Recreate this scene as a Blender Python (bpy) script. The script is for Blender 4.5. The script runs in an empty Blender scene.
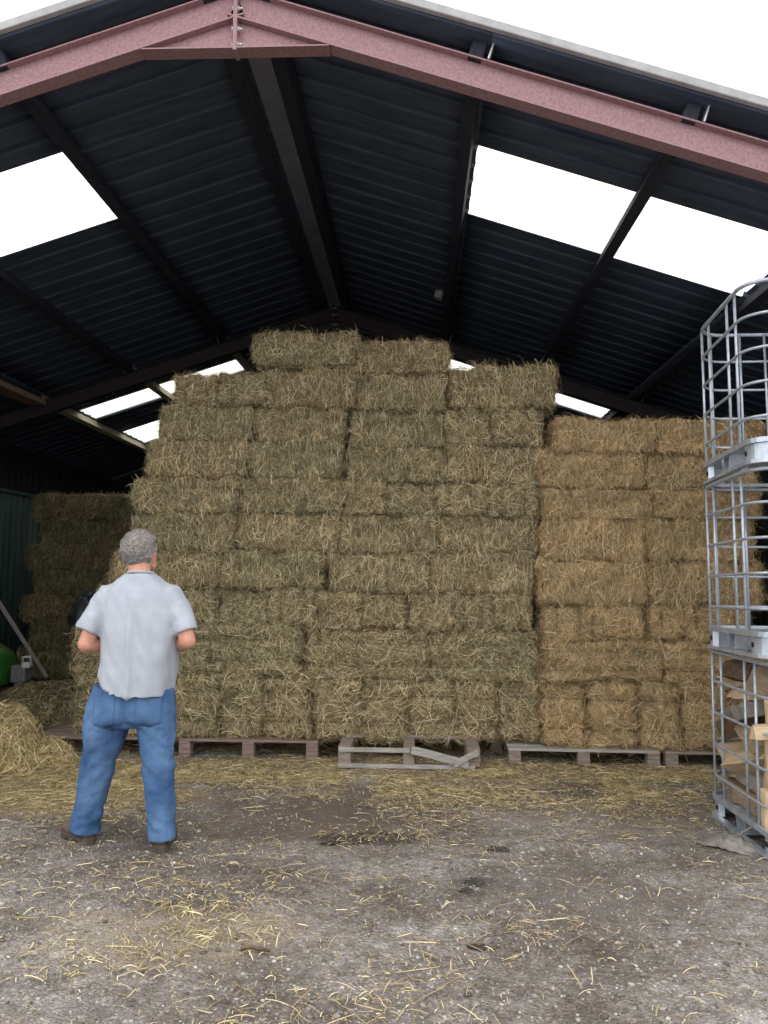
import bpy, bmesh, math, random
import numpy as np
from mathutils import Vector, Matrix, Quaternion, noise, Euler

random.seed(7)
rng = np.random.default_rng(11)
scn = bpy.context.scene
COL = scn.collection
V = Vector
PI = math.pi

# ------------------------------------------------------------------ helpers
def link(o, parent=None):
    COL.objects.link(o)
    if parent is not None:
        o.parent = parent
    return o

def tag(o, label=None, cat=None, group=None, kind=None):
    if label: o['label'] = label
    if cat: o['category'] = cat
    if group: o['group'] = group
    if kind: o['kind'] = kind
    return o

def empty(name, loc=(0, 0, 0), rz=0.0):
    o = bpy.data.objects.new(name, None)
    o.empty_display_size = 0.1
    o.location = loc
    o.rotation_euler = (0, 0, rz)
    return link(o)

def np_mesh(name, verts, faces4=None, faces3=None, smooth=False):
    """fast mesh from numpy arrays"""
    me = bpy.data.meshes.new(name)
    verts = np.asarray(verts, np.float32)
    me.vertices.add(len(verts))
    me.vertices.foreach_set('co', verts.ravel())
    idx = []; tot = []
    if faces4 is not None and len(faces4):
        f = np.asarray(faces4, np.int32); idx.append(f.ravel()); tot.append(np.full(len(f), 4, np.int32))
    if faces3 is not None and len(faces3):
        f = np.asarray(faces3, np.int32); idx.append(f.ravel()); tot.append(np.full(len(f), 3, np.int32))
    idx = np.concatenate(idx); tot = np.concatenate(tot)
    start = np.concatenate([[0], np.cumsum(tot)[:-1]]).astype(np.int32)
    me.loops.add(len(idx)); me.loops.foreach_set('vertex_index', idx)
    me.polygons.add(len(tot)); me.polygons.foreach_set('loop_start', start)
    me.polygons.foreach_set('loop_total', tot)
    if smooth:
        me.polygons.foreach_set('use_smooth', np.ones(len(tot), bool))
    me.update(calc_edges=True)
    me.validate()
    return me

def obj(name, me, mat, parent=None):
    o = bpy.data.objects.new(name, me)
    if mat is not None:
        me.materials.clear(); me.materials.append(mat)
    return link(o, parent)

def bm_obj(name, bm, mat, parent=None, smooth=False, bevel=0.0):
    me = bpy.data.meshes.new(name)
    bmesh.ops.recalc_face_normals(bm, faces=bm.faces[:])
    bm.to_mesh(me); bm.free()
    if smooth:
        for p in me.polygons: p.use_smooth = True
    o = obj(name, me, mat, parent)
    if bevel:
        m = o.modifiers.new('bev', 'BEVEL'); m.width = bevel; m.segments = 2; m.limit_method = 'ANGLE'
    return o

def add_box(bm, c, s, rot=None):
    """box centred c with full sizes s, rot = Matrix 3x3 or Euler tuple"""
    r = bmesh.ops.create_cube(bm, size=1.0)
    M = Matrix.Diagonal((s[0], s[1], s[2], 1))
    if rot is not None:
        R = rot if isinstance(rot, Matrix) else Euler(rot).to_matrix()
        M = R.to_4x4() @ M
    M = Matrix.Translation(c) @ M
    bmesh.ops.transform(bm, matrix=M, verts=r['verts'])
    return r['verts']

def add_cyl(bm, p0, p1, r0, r1=None, seg=12):
    p0 = V(p0); p1 = V(p1); r1 = r0 if r1 is None else r1
    d = p1 - p0
    r = bmesh.ops.create_cone(bm, cap_ends=True, segments=seg, radius1=r0, radius2=r1, depth=d.length)
    q = V((0, 0, 1)).rotation_difference(d.normalized())
    M = Matrix.Translation((p0 + p1) / 2) @ q.to_matrix().to_4x4()
    bmesh.ops.transform(bm, matrix=M, verts=r['verts'])
    return r['verts']

def sweep(bm, pts, r, seg=8, closed=False, prof=None):
    """tube (or any closed profile [(a,b)..] ) along points"""
    pts = [V(p) for p in pts]; n = len(pts); rings = []
    prof = prof or [(r * math.cos(2 * PI * k / seg), r * math.sin(2 * PI * k / seg)) for k in range(seg)]
    for i, p in enumerate(pts):
        if closed: t = pts[(i + 1) % n] - pts[i - 1]
        else: t = pts[min(i + 1, n - 1)] - pts[max(i - 1, 0)]
        t.normalize()
        ref = V((0, 0, 1)) if abs(t.z) < 0.9 else V((0, 1, 0))
        a = t.cross(ref).normalized(); b = a.cross(t).normalized()
        rings.append([bm.verts.new(p + a * u + b * w) for u, w in prof])
    m = len(prof)
    for i in range(n if closed else n - 1):
        A = rings[i]; B = rings[(i + 1) % n]
        for k in range(m):
            bm.faces.new((A[k], A[(k + 1) % m], B[(k + 1) % m], B[k]))
    if not closed:
        bm.faces.new(rings[0][::-1]); bm.faces.new(rings[-1])

def prism(bm, poly, axis_from, axis_to):
    """extrude list of 3D points by vector"""
    d = V(axis_to) - V(axis_from)
    A = [bm.verts.new(V(p)) for p in poly]; B = [bm.verts.new(V(p) + d) for p in poly]
    n = len(poly)
    bm.faces.new(A[::-1]); bm.faces.new(B)
    for k in range(n):
        bm.faces.new((A[k], A[(k + 1) % n], B[(k + 1) % n], B[k]))

def copy_tree(o, parent=None):
    c = o.copy(); COL.objects.link(c); c.parent = parent
    for ch in list(o.children):
        copy_tree(ch, c)
    return c

# ------------------------------------------------------------------ materials
def new_mat(name):
    m = bpy.data.materials.new(name); m.use_nodes = True
    nt = m.node_tree; nt.nodes.clear()
    out = nt.nodes.new('ShaderNodeOutputMaterial')
    b = nt.nodes.new('ShaderNodeBsdfPrincipled')
    nt.links.new(b.outputs[0], out.inputs[0])
    return m, nt, b

def N(nt, typ, **kw):
    n = nt.nodes.new(typ)
    for k, v in kw.items():
        if k in n.inputs: n.inputs[k].default_value = v
        else: setattr(n, k, v)
    return n

def ramp(nt, stops):
    r = nt.nodes.new('ShaderNodeValToRGB'); e = r.color_ramp.elements
    while len(e) < len(stops): e.new(0.5)
    for i, (p, c) in enumerate(stops):
        e[i].position = p; e[i].color = (*c, 1)
    return r

def mixc(nt, fac, a, b, mode='MIX'):
    n = nt.nodes.new('ShaderNodeMix'); n.data_type = 'RGBA'; n.blend_type = mode
    for i, v in ((0, fac), (6, a), (7, b)):
        if hasattr(v, 'is_output'): nt.links.new(v, n.inputs[i])
        elif i == 0: n.inputs[0].default_value = v
        else: n.inputs[i].default_value = (*v, 1)
    return n.outputs[2]

def coords(nt, scale=(1, 1, 1)):
    tc = nt.nodes.new('ShaderNodeTexCoord'); mp = nt.nodes.new('ShaderNodeMapping')
    mp.inputs['Scale'].default_value = scale
    nt.links.new(tc.outputs['Object'], mp.inputs['Vector'])
    return mp.outputs[0]

def simple(name, c1, c2, scale=20, rough=0.7, metal=0.0, stretch=(1, 1, 1), bump=0.0, spec=0.3, detail=6):
    m, nt, b = new_mat(name)
    v = coords(nt, stretch)
    n = N(nt, 'ShaderNodeTexNoise', Scale=scale, Detail=detail)
    nt.links.new(v, n.inputs['Vector'])
    r = ramp(nt, [(0.3, c1), (0.7, c2)])
    nt.links.new(n.outputs[0], r.inputs[0]); nt.links.new(r.outputs[0], b.inputs['Base Color'])
    b.inputs['Roughness'].default_value = rough; b.inputs['Metallic'].default_value = metal
    b.inputs['Specular IOR Level'].default_value = spec
    if bump:
        bp = N(nt, 'ShaderNodeBump', Strength=bump, Distance=0.01)
        nt.links.new(n.outputs[0], bp.inputs['Height']); nt.links.new(bp.outputs[0], b.inputs['Normal'])
    return m

def strand_mat(name, stops, tint_a, tint_b):
    """dry stems: every stem (mesh island) has its own tone, every bale a slight tint"""
    m, nt, b = new_mat(name)
    geo = nt.nodes.new('ShaderNodeNewGeometry'); oi = nt.nodes.new('ShaderNodeObjectInfo')
    r = ramp(nt, stops)
    nt.links.new(geo.outputs['Random Per Island'], r.inputs[0])
    v = coords(nt)
    n = N(nt, 'ShaderNodeTexNoise', Scale=7.0, Detail=4.0); nt.links.new(v, n.inputs['Vector'])
    t = ramp(nt, [(0.0, tint_a), (1.0, tint_b)]); nt.links.new(oi.outputs['Random'], t.inputs[0])
    t2 = ramp(nt, [(0.32, (0.72, 0.76, 0.72)), (0.68, (1.12, 1.08, 1.0))]); nt.links.new(n.outputs[0], t2.inputs[0])
    c = mixc(nt, 1.0, r.outputs[0], t.outputs[0], 'MULTIPLY')
    c = mixc(nt, 1.0, c, t2.outputs[0], 'MULTIPLY')
    nt.links.new(c, b.inputs['Base Color'])
    b.inputs['Roughness'].default_value = 0.75; b.inputs['Specular IOR Level'].default_value = 0.15
    return m

M = {}
M['hay'] = strand_mat('hay', [(0.0, (0.10, 0.080, 0.046)), (0.3, (0.25, 0.203, 0.120)), (0.6, (0.45, 0.375, 0.228)), (0.84, (0.72, 0.625, 0.42)), (1.0, (0.98, 0.91, 0.70))],
                      (0.90, 0.94, 0.89), (1.08, 1.02, 0.98))
M['straw'] = strand_mat('straw', [(0.0, (0.20, 0.132, 0.072)), (0.3, (0.41, 0.292, 0.165)), (0.65, (0.63, 0.465, 0.275)), (0.9, (0.86, 0.68, 0.44)), (1.0, (0.98, 0.86, 0.63))],
                        (0.92, 0.92, 0.90), (1.08, 1.04, 1.0))
M['loose'] = strand_mat('loose_straw', [(0.0, (0.24, 0.175, 0.09)), (0.35, (0.42, 0.325, 0.165)), (0.75, (0.66, 0.54, 0.31)), (1.0, (0.88, 0.78, 0.54))],
                        (1, 1, 1), (1, 1, 1))
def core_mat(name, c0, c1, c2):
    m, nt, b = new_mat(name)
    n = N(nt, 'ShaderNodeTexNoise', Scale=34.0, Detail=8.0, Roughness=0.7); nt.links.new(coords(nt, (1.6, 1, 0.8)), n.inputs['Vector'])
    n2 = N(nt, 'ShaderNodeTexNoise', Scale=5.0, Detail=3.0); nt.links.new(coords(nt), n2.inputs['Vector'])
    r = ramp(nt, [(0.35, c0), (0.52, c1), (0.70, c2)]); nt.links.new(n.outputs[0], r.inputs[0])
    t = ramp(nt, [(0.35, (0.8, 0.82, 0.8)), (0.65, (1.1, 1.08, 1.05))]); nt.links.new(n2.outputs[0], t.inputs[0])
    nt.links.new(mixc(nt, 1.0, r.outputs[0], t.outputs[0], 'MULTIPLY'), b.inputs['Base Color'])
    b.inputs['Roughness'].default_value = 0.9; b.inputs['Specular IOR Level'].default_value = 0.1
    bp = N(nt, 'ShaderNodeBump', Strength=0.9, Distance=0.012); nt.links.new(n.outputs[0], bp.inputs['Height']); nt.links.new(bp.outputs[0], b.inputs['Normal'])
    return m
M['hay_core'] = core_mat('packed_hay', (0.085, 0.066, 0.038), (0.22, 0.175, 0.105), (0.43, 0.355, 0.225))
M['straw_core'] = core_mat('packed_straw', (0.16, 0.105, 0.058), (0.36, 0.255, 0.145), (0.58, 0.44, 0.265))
M['twine'] = simple('baler_twine', (0.10, 0.09, 0.06), (0.16, 0.14, 0.09), 90)
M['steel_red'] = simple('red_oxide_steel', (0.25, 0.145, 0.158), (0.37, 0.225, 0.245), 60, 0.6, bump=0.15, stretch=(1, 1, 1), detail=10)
M['steel_shaded'] = simple('shade_darkened_steel', (0.030, 0.024, 0.026), (0.055, 0.045, 0.047), 20, 0.7)  # inner frame's steel, with the barn's shade put into the colour
M['bolt'] = simple('zinc_bolt', (0.45, 0.45, 0.47), (0.6, 0.6, 0.62), 40, 0.45, 0.6)
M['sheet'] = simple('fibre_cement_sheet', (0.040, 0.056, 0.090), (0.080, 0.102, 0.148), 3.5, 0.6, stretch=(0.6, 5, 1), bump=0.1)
M['ridge'] = simple('ridge_capping', (0.22, 0.23, 0.27), (0.30, 0.31, 0.34), 5, 0.85)
M['purlin'] = simple('dark_purlin_timber', (0.016, 0.019, 0.030), (0.034, 0.038, 0.052), 6, 0.8, stretch=(8, 0.6, 8))
M['verge'] = simple('verge_trim', (0.30, 0.30, 0.31), (0.42, 0.42, 0.42), 9, 0.8)
M['cladding'] = simple('dark_cladding', (0.020, 0.022, 0.022), (0.042, 0.044, 0.042), 3, 0.9, stretch=(4, 4, 0.7))
M['green_clad'] = simple('green_sheet', (0.050, 0.085, 0.085), (0.075, 0.12, 0.115), 3, 0.6, stretch=(4, 4, 0.5))
M['galv'] = simple('galvanised_tube', (0.36, 0.40, 0.46), (0.50, 0.545, 0.61), 30, 0.40, 0.45)
M['galv2'] = simple('galvanised_sheet', (0.36, 0.40, 0.46), (0.54, 0.585, 0.65), 14, 0.36, 0.55, detail=2)
M['hole'] = simple('dark_hole', (0.01, 0.01, 0.01), (0.02, 0.02, 0.02), 5)
M['wood_old'] = simple('weathered_pallet_wood', (0.16, 0.125, 0.10), (0.32, 0.265, 0.22), 6, 0.85, stretch=(1.2, 12, 12), bump=0.3)
M['wood_red'] = simple('red_brown_pallet_wood', (0.15, 0.108, 0.092), (0.29, 0.22, 0.188), 6, 0.85, stretch=(1.2, 12, 12), bump=0.3)
M['board'] = simple('reddish_board', (0.24, 0.165, 0.125), (0.36, 0.26, 0.20), 6, 0.85, stretch=(8, 1, 8))
M['wood_grey'] = simple('silvery_pallet_wood', (0.24, 0.225, 0.21), (0.42, 0.40, 0.37), 6, 0.85, stretch=(1.2, 12, 12), bump=0.3)
M['log_pale'] = simple('split_wood', (0.46, 0.335, 0.205), (0.64, 0.50, 0.33), 9, 0.75, stretch=(10, 10, 1.0), bump=0.3)
M['log_mid'] = simple('aged_split_wood', (0.23, 0.165, 0.11), (0.37, 0.28, 0.19), 9, 0.8, stretch=(10, 10, 1.0), bump=0.3)
M['log_grey'] = simple('grey_wood', (0.20, 0.175, 0.155), (0.31, 0.275, 0.245), 9, 0.8, stretch=(10, 10, 1.0), bump=0.3)
M['bark'] = simple('bark', (0.085, 0.055, 0.035), (0.19, 0.125, 0.075), 22, 0.95, bump=0.8)
M['skin'] = simple('skin', (0.50, 0.235, 0.165), (0.60, 0.305, 0.225), 30, 0.55, spec=0.35)
M['hair'] = strand_mat('grey_hair', [(0.0, (0.20, 0.18, 0.185)), (0.5, (0.33, 0.305, 0.31)), (1.0, (0.54, 0.50, 0.51))], (1, 1, 1), (1, 1, 1))
M['boot'] = simple('brown_leather', (0.10, 0.065, 0.045), (0.17, 0.115, 0.08), 40, 0.6)
M['sole'] = simple('boot_sole', (0.055, 0.042, 0.034), (0.09, 0.07, 0.055), 40, 0.8)
M['eye'] = simple('eye_white', (0.75, 0.73, 0.7), (0.8, 0.78, 0.75), 10, 0.2)
M['black_plastic'] = simple('black_plastic', (0.012, 0.013, 0.016), (0.03, 0.032, 0.036), 12, 0.35)
M['green_paint'] = simple('green_paint', (0.02, 0.10, 0.015), (0.035, 0.15, 0.02), 12, 0.35)
M['white_plastic'] = simple('white_plastic', (0.6, 0.62, 0.62), (0.75, 0.76, 0.76), 12, 0.5)
M['grey_metal'] = simple('grey_casting', (0.18, 0.20, 0.22), (0.30, 0.32, 0.34), 20, 0.5, 0.4)
M['rag'] = simple('dirty_rag', (0.11, 0.10, 0.09), (0.29, 0.27, 0.245), 11, 0.95, bump=0.4)
M['mud'] = simple('black_mud', (0.022, 0.019, 0.017), (0.075, 0.065, 0.058), 30, 0.75, bump=0.6)
M['blue_tarp'] = simple('navy_tarp', (0.012, 0.022, 0.06), (0.03, 0.045, 0.10), 12, 0.5)
M['label'] = M['white_plastic']

def cloth_mat(name, c1, c2, weave, fade=None):
    m, nt, b = new_mat(name)
    v = coords(nt)
    n = N(nt, 'ShaderNodeTexNoise', Scale=4.5, Detail=5.0); nt.links.new(v, n.inputs['Vector'])
    n2 = N(nt, 'ShaderNodeTexNoise', Scale=weave, Detail=2.0); nt.links.new(v, n2.inputs['Vector'])
    r = ramp(nt, [(0.36, c1), (0.66, c2)]); nt.links.new(n.outputs[0], r.inputs[0])
    r2 = ramp(nt, [(0.3, (0.88, 0.88, 0.88)), (0.7, (1.1, 1.1, 1.1))]); nt.links.new(n2.outputs[0], r2.inputs[0])
    c = mixc(nt, 1.0, r.outputs[0], r2.outputs[0], 'MULTIPLY')
    nt.links.new(c, b.inputs['Base Color'])
    b.inputs['Roughness'].default_value = 0.9; b.inputs['Specular IOR Level'].default_value = 0.1
    bp = N(nt, 'ShaderNodeBump', Strength=0.12, Distance=0.003)
    nt.links.new(n2.outputs[0], bp.inputs['Height']); nt.links.new(bp.outputs[0], b.inputs['Normal'])
    return m
M['shirt'] = cloth_mat('light_grey_cotton', (0.335, 0.36, 0.41), (0.41, 0.438, 0.495), 320)
M['jeans'] = cloth_mat('blue_denim', (0.036, 0.080, 0.185), (0.105, 0.19, 0.345), 420)
M['jeans_dark'] = cloth_mat('dark_denim', (0.04, 0.085, 0.19), (0.06, 0.12, 0.26), 420)

# translucent roof light sheet
def skylight_mat():
    m = bpy.data.materials.new('translucent_rooflight'); m.use_nodes = True
    nt = m.node_tree; nt.nodes.clear()
    out = nt.nodes.new('ShaderNodeOutputMaterial')
    tl = N(nt, 'ShaderNodeBsdfTranslucent'); tp = N(nt, 'ShaderNodeBsdfTransparent')
    v = coords(nt, (0.5, 5, 1)); n = N(nt, 'ShaderNodeTexNoise', Scale=3.0); nt.links.new(v, n.inputs['Vector'])
    r = ramp(nt, [(0.3, (0.86, 0.84, 0.74)), (0.6, (0.93, 0.93, 0.90))]); nt.links.new(n.outputs[0], r.inputs[0])
    nt.links.new(r.outputs[0], tl.inputs[0]); nt.links.new(r.outputs[0], tp.inputs[0])
    mx = N(nt, 'ShaderNodeMixShader'); mx.inputs[0].default_value = 0.55
    nt.links.new(tl.outputs[0], mx.inputs[1]); nt.links.new(tp.outputs[0], mx.inputs[2])
    nt.links.new(mx.outputs[0], out.inputs[0])
    return m
M['skylight'] = skylight_mat()

# ------------------------------------------------------------------ value noise in numpy (for the ground)
_perm = rng.permutation(4096)
_val = rng.random(4096)
def vnoise(x, y, s, seed=0):
    x = np.asarray(x) * s + 57.3 * seed; y = np.asarray(y) * s + 31.7 * seed
    xi = np.floor(x).astype(int); yi = np.floor(y).astype(int)
    fx = x - xi; fy = y - yi
    fx = fx * fx * (3 - 2 * fx); fy = fy * fy * (3 - 2 * fy)
    h = lambda a, b: _val[_perm[(_perm[a & 4095] + b) & 4095]]
    return (h(xi, yi) * (1 - fx) + h(xi + 1, yi) * fx) * (1 - fy) + (h(xi, yi + 1) * (1 - fx) + h(xi + 1, yi + 1) * fx) * fy

def ground_h(x, y):
    x = np.asarray(x, float); y = np.asarray(y, float)
    near = np.clip((np.hypot(x, y - 3) - 12) / 6, 0, 1)
    h = 0.018 * (vnoise(x, y, 1.3, 1) - 0.5) + 0.014 * (vnoise(x, y, 5, 2) - 0.5) + 0.010 * (vnoise(x, y, 17, 3) - 0.5)
    return h * (1 - near)

# ------------------------------------------------------------------ floor
def axis(segs):
    out = []
    for a, b, st in segs:
        out += list(np.arange(a, b - 1e-6, st))
    out.append(segs[-1][1])
    return np.array(out)
def make_floor():
    xs = axis([(-30, -6, 2.0), (-6, -3.2, 0.14), (-3.2, 2.6, 0.026), (2.6, 6, 0.2), (6, 30, 2.0)])
    ys = axis([(-30, 2, 2.0), (2, 2.6, 0.1), (2.6, 5.2, 0.026), (5.2, 7.2, 0.05), (7.2, 17, 0.35), (17, 30, 2.6)])
    X, Y = np.meshgrid(xs, ys)
    Z = ground_h(X, Y)
    v = np.stack([X.ravel(), Y.ravel(), Z.ravel()], 1)
    nx, ny = len(xs), len(ys)
    i = np.arange(nx - 1)[None, :] + nx * np.arange(ny - 1)[:, None]
    f = np.stack([i, i + 1, i + nx + 1, i + nx], -1).reshape(-1, 4)
    me = np_mesh('floor', v, f, smooth=True)
    m, nt, b = new_mat('trodden_gravel_yard')
    pos = coords(nt)
    def nz(scale, detail=6, rough=0.55):
        n = N(nt, 'ShaderNodeTexNoise', Scale=scale, Detail=detail, Roughness=rough)
        nt.links.new(pos, n.inputs['Vector']); return n.outputs[0]
    r1 = ramp(nt, [(0.36, (0.135, 0.116, 0.100)), (0.50, (0.225, 0.204, 0.187)), (0.66, (0.37, 0.35, 0.337))])
    nt.links.new(nz(1.1, 8, 0.65), r1.inputs[0])
    # small stones as voronoi cells
    vo = N(nt, 'ShaderNodeTexVoronoi', Scale=95.0); nt.links.new(pos, vo.inputs['Vector'])
    hs = nt.nodes.new('ShaderNodeSeparateColor'); nt.links.new(vo.outputs['Color'], hs.inputs[0])
    r2 = ramp(nt, [(0.0, (0.62, 0.60, 0.58)), (0.6, (0.98, 0.97, 0.96)), (0.92, (1.35, 1.33, 1.30)), (1.0, (2.0, 1.95, 1.9))])
    nt.links.new(hs.outputs[0], r2.inputs[0])
    c = mixc(nt, 0.75, r1.outputs[0], r2.outputs[0], 'MULTIPLY')
    r3 = ramp(nt, [(0.40, (0.62, 0.58, 0.55)), (0.62, (1.12, 1.12, 1.14))]); nt.links.new(nz(14, 6, 0.75), r3.inputs[0])
    c = mixc(nt, 0.8, c, r3.outputs[0], 'MULTIPLY')
    # stains of trodden dark soil, at their own places
    sep = nt.nodes.new('ShaderNodeSeparateXYZ'); nt.links.new(pos, sep.inputs[0])
    wob = nz(3.0, 5, 0.6)
    def blob(cx, cy, rx, ry, lo=0.55, hi=1.0):
        def mth(op, a, bb):
            k = nt.nodes.new('ShaderNodeMath'); k.operation = op
            for i_, q in enumerate((a, bb)):
                if hasattr(q, 'is_output'): nt.links.new(q, k.inputs[i_])
                else: k.inputs[i_].default_value = q
            return k.outputs[0]
        dx = mth('DIVIDE', mth('SUBTRACT', sep.outputs[0], cx), rx); dy = mth('DIVIDE', mth('SUBTRACT', sep.outputs[1], cy), ry)
        d = mth('SQRT', mth('ADD', mth('MULTIPLY', dx, dx), mth('MULTIPLY', dy, dy)), 0)
        d = mth('ADD', d, mth('MULTIPLY', mth('SUBTRACT', wob, 0.5), 1.5))
        mr = nt.nodes.new('ShaderNodeMapRange'); mr.interpolation_type = 'SMOOTHSTEP'
        mr.inputs['From Min'].default_value = lo; mr.inputs['From Max'].default_value = hi
        mr.inputs['To Min'].default_value = 1; mr.inputs['To Max'].default_value = 0
        nt.links.new(d, mr.inputs[0]); return mr.outputs[0]
    def scale(fac, k):
        q = nt.nodes.new('ShaderNodeMath'); q.operation = 'MULTIPLY'; nt.links.new(fac, q.inputs[0]); q.inputs[1].default_value = k
        return q.outputs[0]
    for (cx, cy, rx, ry, k, col) in [(-0.75, 5.1, 0.75, 0.62, 0.75, (0.13, 0.10, 0.08)), (-0.30, 4.70, 0.42, 0.14, 0.85, (0.055, 0.046, 0.041)),
                                     (0.85, 3.95, 0.55, 0.42, 0.6, (0.13, 0.108, 0.095)), (0.05, 5.6, 0.9, 0.35, 0.6, (0.14, 0.11, 0.085)),
                                     (1.2, 5.3, 0.9, 0.5, 0.5, (0.19, 0.155, 0.115)), (-1.5, 4.45, 0.5, 0.10, 0.5, (0.11, 0.095, 0.085)), (0.3, 4.1, 0.14, 0.07, 0.6, (0.09, 0.082, 0.08)), (-0.95, 3.45, 0.7, 0.35, 0.45, (0.33, 0.27, 0.18)),
                                     (0.0, 6.35, 3.4, 0.45, 0.6, (0.27, 0.21, 0.115)), (-2.6, 5.7, 1.3, 0.85, 0.8, (0.35, 0.265, 0.14)), (-3.5, 8.5, 2.5, 2.5, 0.8, (0.16, 0.12, 0.075))]:
        c = mixc(nt, scale(blob(cx, cy, rx, ry), k), c, col)
    nt.links.new(c, b.inputs['Base Color'])
    b.inputs['Roughness'].default_value = 0.88; b.inputs['Specular IOR Level'].default_value = 0.25
    bp = N(nt, 'ShaderNodeBump', Strength=0.7, Distance=0.012); 
    ad = nt.nodes.new('ShaderNodeMath'); ad.operation = 'SUBTRACT'
    nt.links.new(nz(45, 4, 0.7), ad.inputs[0]); nt.links.new(vo.outputs['Distance'], ad.inputs[1])
    nt.links.new(ad.outputs[0], bp.inputs['Height']); nt.links.new(bp.outputs[0], b.inputs['Normal'])
    o = obj('floor', me, m); tag(o, kind='structure')
make_floor()

# ------------------------------------------------------------------ ribbons (stems)
def ribbons(P, D, Nn, L, W, lift, bend, segs=3):
    """P centre, D unit tangent, Nn unit normal, L length, W width, lift bow height, bend sideways -> verts, quads"""
    n = len(P)
    S = np.cross(D, Nn); S /= np.linalg.norm(S, axis=1, keepdims=True) + 1e-9
    tw = rng.uniform(-0.9, 0.9, (n, 1))
    Wd = S * np.cos(tw) + Nn * np.sin(tw)
    vs = []
    for k in range(segs + 1):
        t = k / segs
        c = P + D * (L * (t - 0.5))[:, None] + Nn * (lift[0] + (lift[1] - lift[0]) * t + lift[2] * 4 * t * (1 - t))[:, None] + S * (bend * (4 * t * (1 - t) - 0.6))[:, None]
        w = (W * (1.0 if 0 < k < segs else 0.7))[:, None] * 0.5
        vs += [c - Wd * w, c + Wd * w]
    v = np.stack(vs, 1).reshape(-1, 3)
    base = (np.arange(n) * (2 * (segs + 1)))[:, None, None]
    q = np.array([[2 * k, 2 * k + 1, 2 * k + 3, 2 * k + 2] for k in range(segs)])[None]
    return v, (base + q).reshape(-1, 4)

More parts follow.
